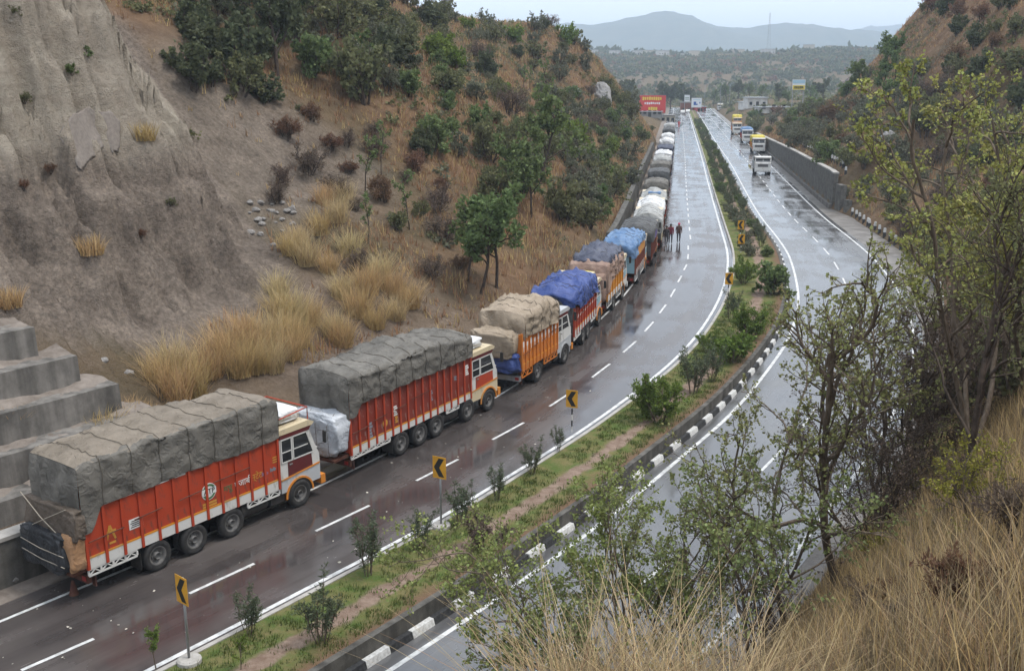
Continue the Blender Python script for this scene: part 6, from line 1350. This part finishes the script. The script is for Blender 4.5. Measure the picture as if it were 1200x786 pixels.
# large trees at the end of the valley road and the scrub beyond
for k, (px, Y, h_, kind) in enumerate([(722, 420, 13, 'darktree'), (733, 430, 12, 'darktree'), (782, 480, 14, 'darktree'), (795, 500, 13, 'darktree'), (770, 490, 12, 'darktree'), (712, 390, 9, 'tree'), (845, 500, 10, 'tree'), (858, 480, 9, 'darktree'), (872, 450, 8, 'tree'), (905, 400, 8, 'darktree'), (940, 380, 8, 'tree'), (955, 400, 9, 'darktree'), (975, 390, 9, 'tree'), (885, 420, 7, 'tree'), (830, 520, 9, 'tree'), (918, 350, 6, 'tree')]):
    x = far_pt(px, Y); put(PR[kind][k % len(PR[kind])], 'tree', (x, Y, tzf(x, Y) - .1), h_ / 5.2, k * 1.3, 'broad tree standing beyond the end of the truck queue', 'tree', 'trees beyond the road end', .9)
def scrub(name, n, box, size, m, seed, label, f, nl=16, lk=.75):
    """far scrub that reads as one mass: crumpled low clumps"""
    g = np.random.default_rng(seed); xy = np.c_[g.uniform(box[0], box[1], n), g.uniform(box[2], box[3], n)]; z, dl, dr, di = terrain(xy[:, 0], xy[:, 1]); k_ = f(xy[:, 0], xy[:, 1], dl, dr) > g.random(n); xy = xy[k_]; z = z[k_]; n = len(xy)
    s = size * (.5 + g.random(n) ** 1.6 * 1.2); c = np.repeat(np.c_[xy, z], nl, 0); sr = np.repeat(s, nl); d = unit(g.normal(size=(n * nl, 3))); d[:, 2] = np.abs(d[:, 2]); pos = c + d * (sr * .6 * g.random(n * nl) ** .5)[:, None] * np.array([1, 1, .95])
    Q = leaf_quads(pos, g.normal(size=(n * nl, 3)), sr * lk, sr * lk * .42, g); me = quads(Q); me.materials.append(MATS[m]); tag(link(bpy.data.objects.new(name, me)), label, kind='stuff')
fv = lambda x, y, dl, dr: ((dl > np.where(y < 425, 45, 2)) | (dr > 2) | (y > 505)) * (.3 + .7 * (fbm(x / 60, y / 60, 95, 3) > -.15))
scrub('scrub', 5200, (-60, 420, 255, 640), 1.7, 'leaf_olive', 71, 'olive scrub covering the low ground beyond the cutting', fv); scrub('scrub', 2600, (-60, 420, 255, 640), 1.5, 'leaf_grey_green', 72, 'grey green scrub covering the low ground beyond the cutting', fv)
scrub('scrub', 7000, (40, 560, 620, 1260), 3.0, 'leaf_dark', 73, 'dark scrub on the far low hills', fv); scrub('scrub', 4500, (40, 560, 620, 1260), 2.6, 'leaf_olive', 74, 'olive scrub on the far low hills', fv); scrub('scrub', 2200, (40, 560, 620, 1260), 2.4, 'twig_red', 75, 'russet scrub on the far low hills', fv)
scrub('scrub', 260, (50, 470, 1180, 1270), 6.5, 'leaf_dark', 76, 'trees standing along the far ridge line', fv)

fl = lambda x, y, dl, dr: ((dl > 2.5) & (dl < 45)) * (fbm(x / 7, y / 7, 97, 3) > -.05) * (1 - .9 * (y < 66))
scrub('low_scrub', 8500, (-45, 36, 60, 235), .75, 'leaf_olive', 81, 'low olive scrub between the bushes of the brown hillside', fl, 34, .26); scrub('low_scrub', 5500, (-45, 36, 60, 235), .7, 'leaf_grey_green', 82, 'low grey green scrub between the bushes of the brown hillside', fl, 34, .26)
fr_ = lambda x, y, dl, dr: ((dr > 1.5) & (dr < 60)) * (fbm(x / 7, y / 7, 98, 3) > -.05)
scrub('low_scrub', 7500, (20, 120, 62, 240), .75, 'leaf_olive', 83, 'low olive scrub on the slopes beyond the grey carriageway', fr_, 34, .26); scrub('low_scrub', 3600, (20, 120, 62, 240), .6, 'twig_brown', 84, 'low brown scrub on the slopes beyond the grey carriageway', fr_, 34, .26)

# ------------------------------------------------------------------ air
hz_ = MB().box(-3600, 4800, -120, 5400, -14, 250).build('haze', None); tag(hz_, 'thin pale haze filling the valley', kind='stuff')
hm = bpy.data.materials.new('haze'); hm.use_nodes = True; hn = hm.node_tree; hn.nodes.clear(); ho = hn.nodes.new('ShaderNodeOutputMaterial'); pv = hn.nodes.new('ShaderNodeVolumePrincipled')
pv.inputs['Color'].default_value = (.74, .87, 1, 1); pv.inputs['Density'].default_value = .00036; pv.inputs['Anisotropy'].default_value = .0; hn.links.new(pv.outputs[0], ho.inputs['Volume']); hz_.data.materials.append(hm)
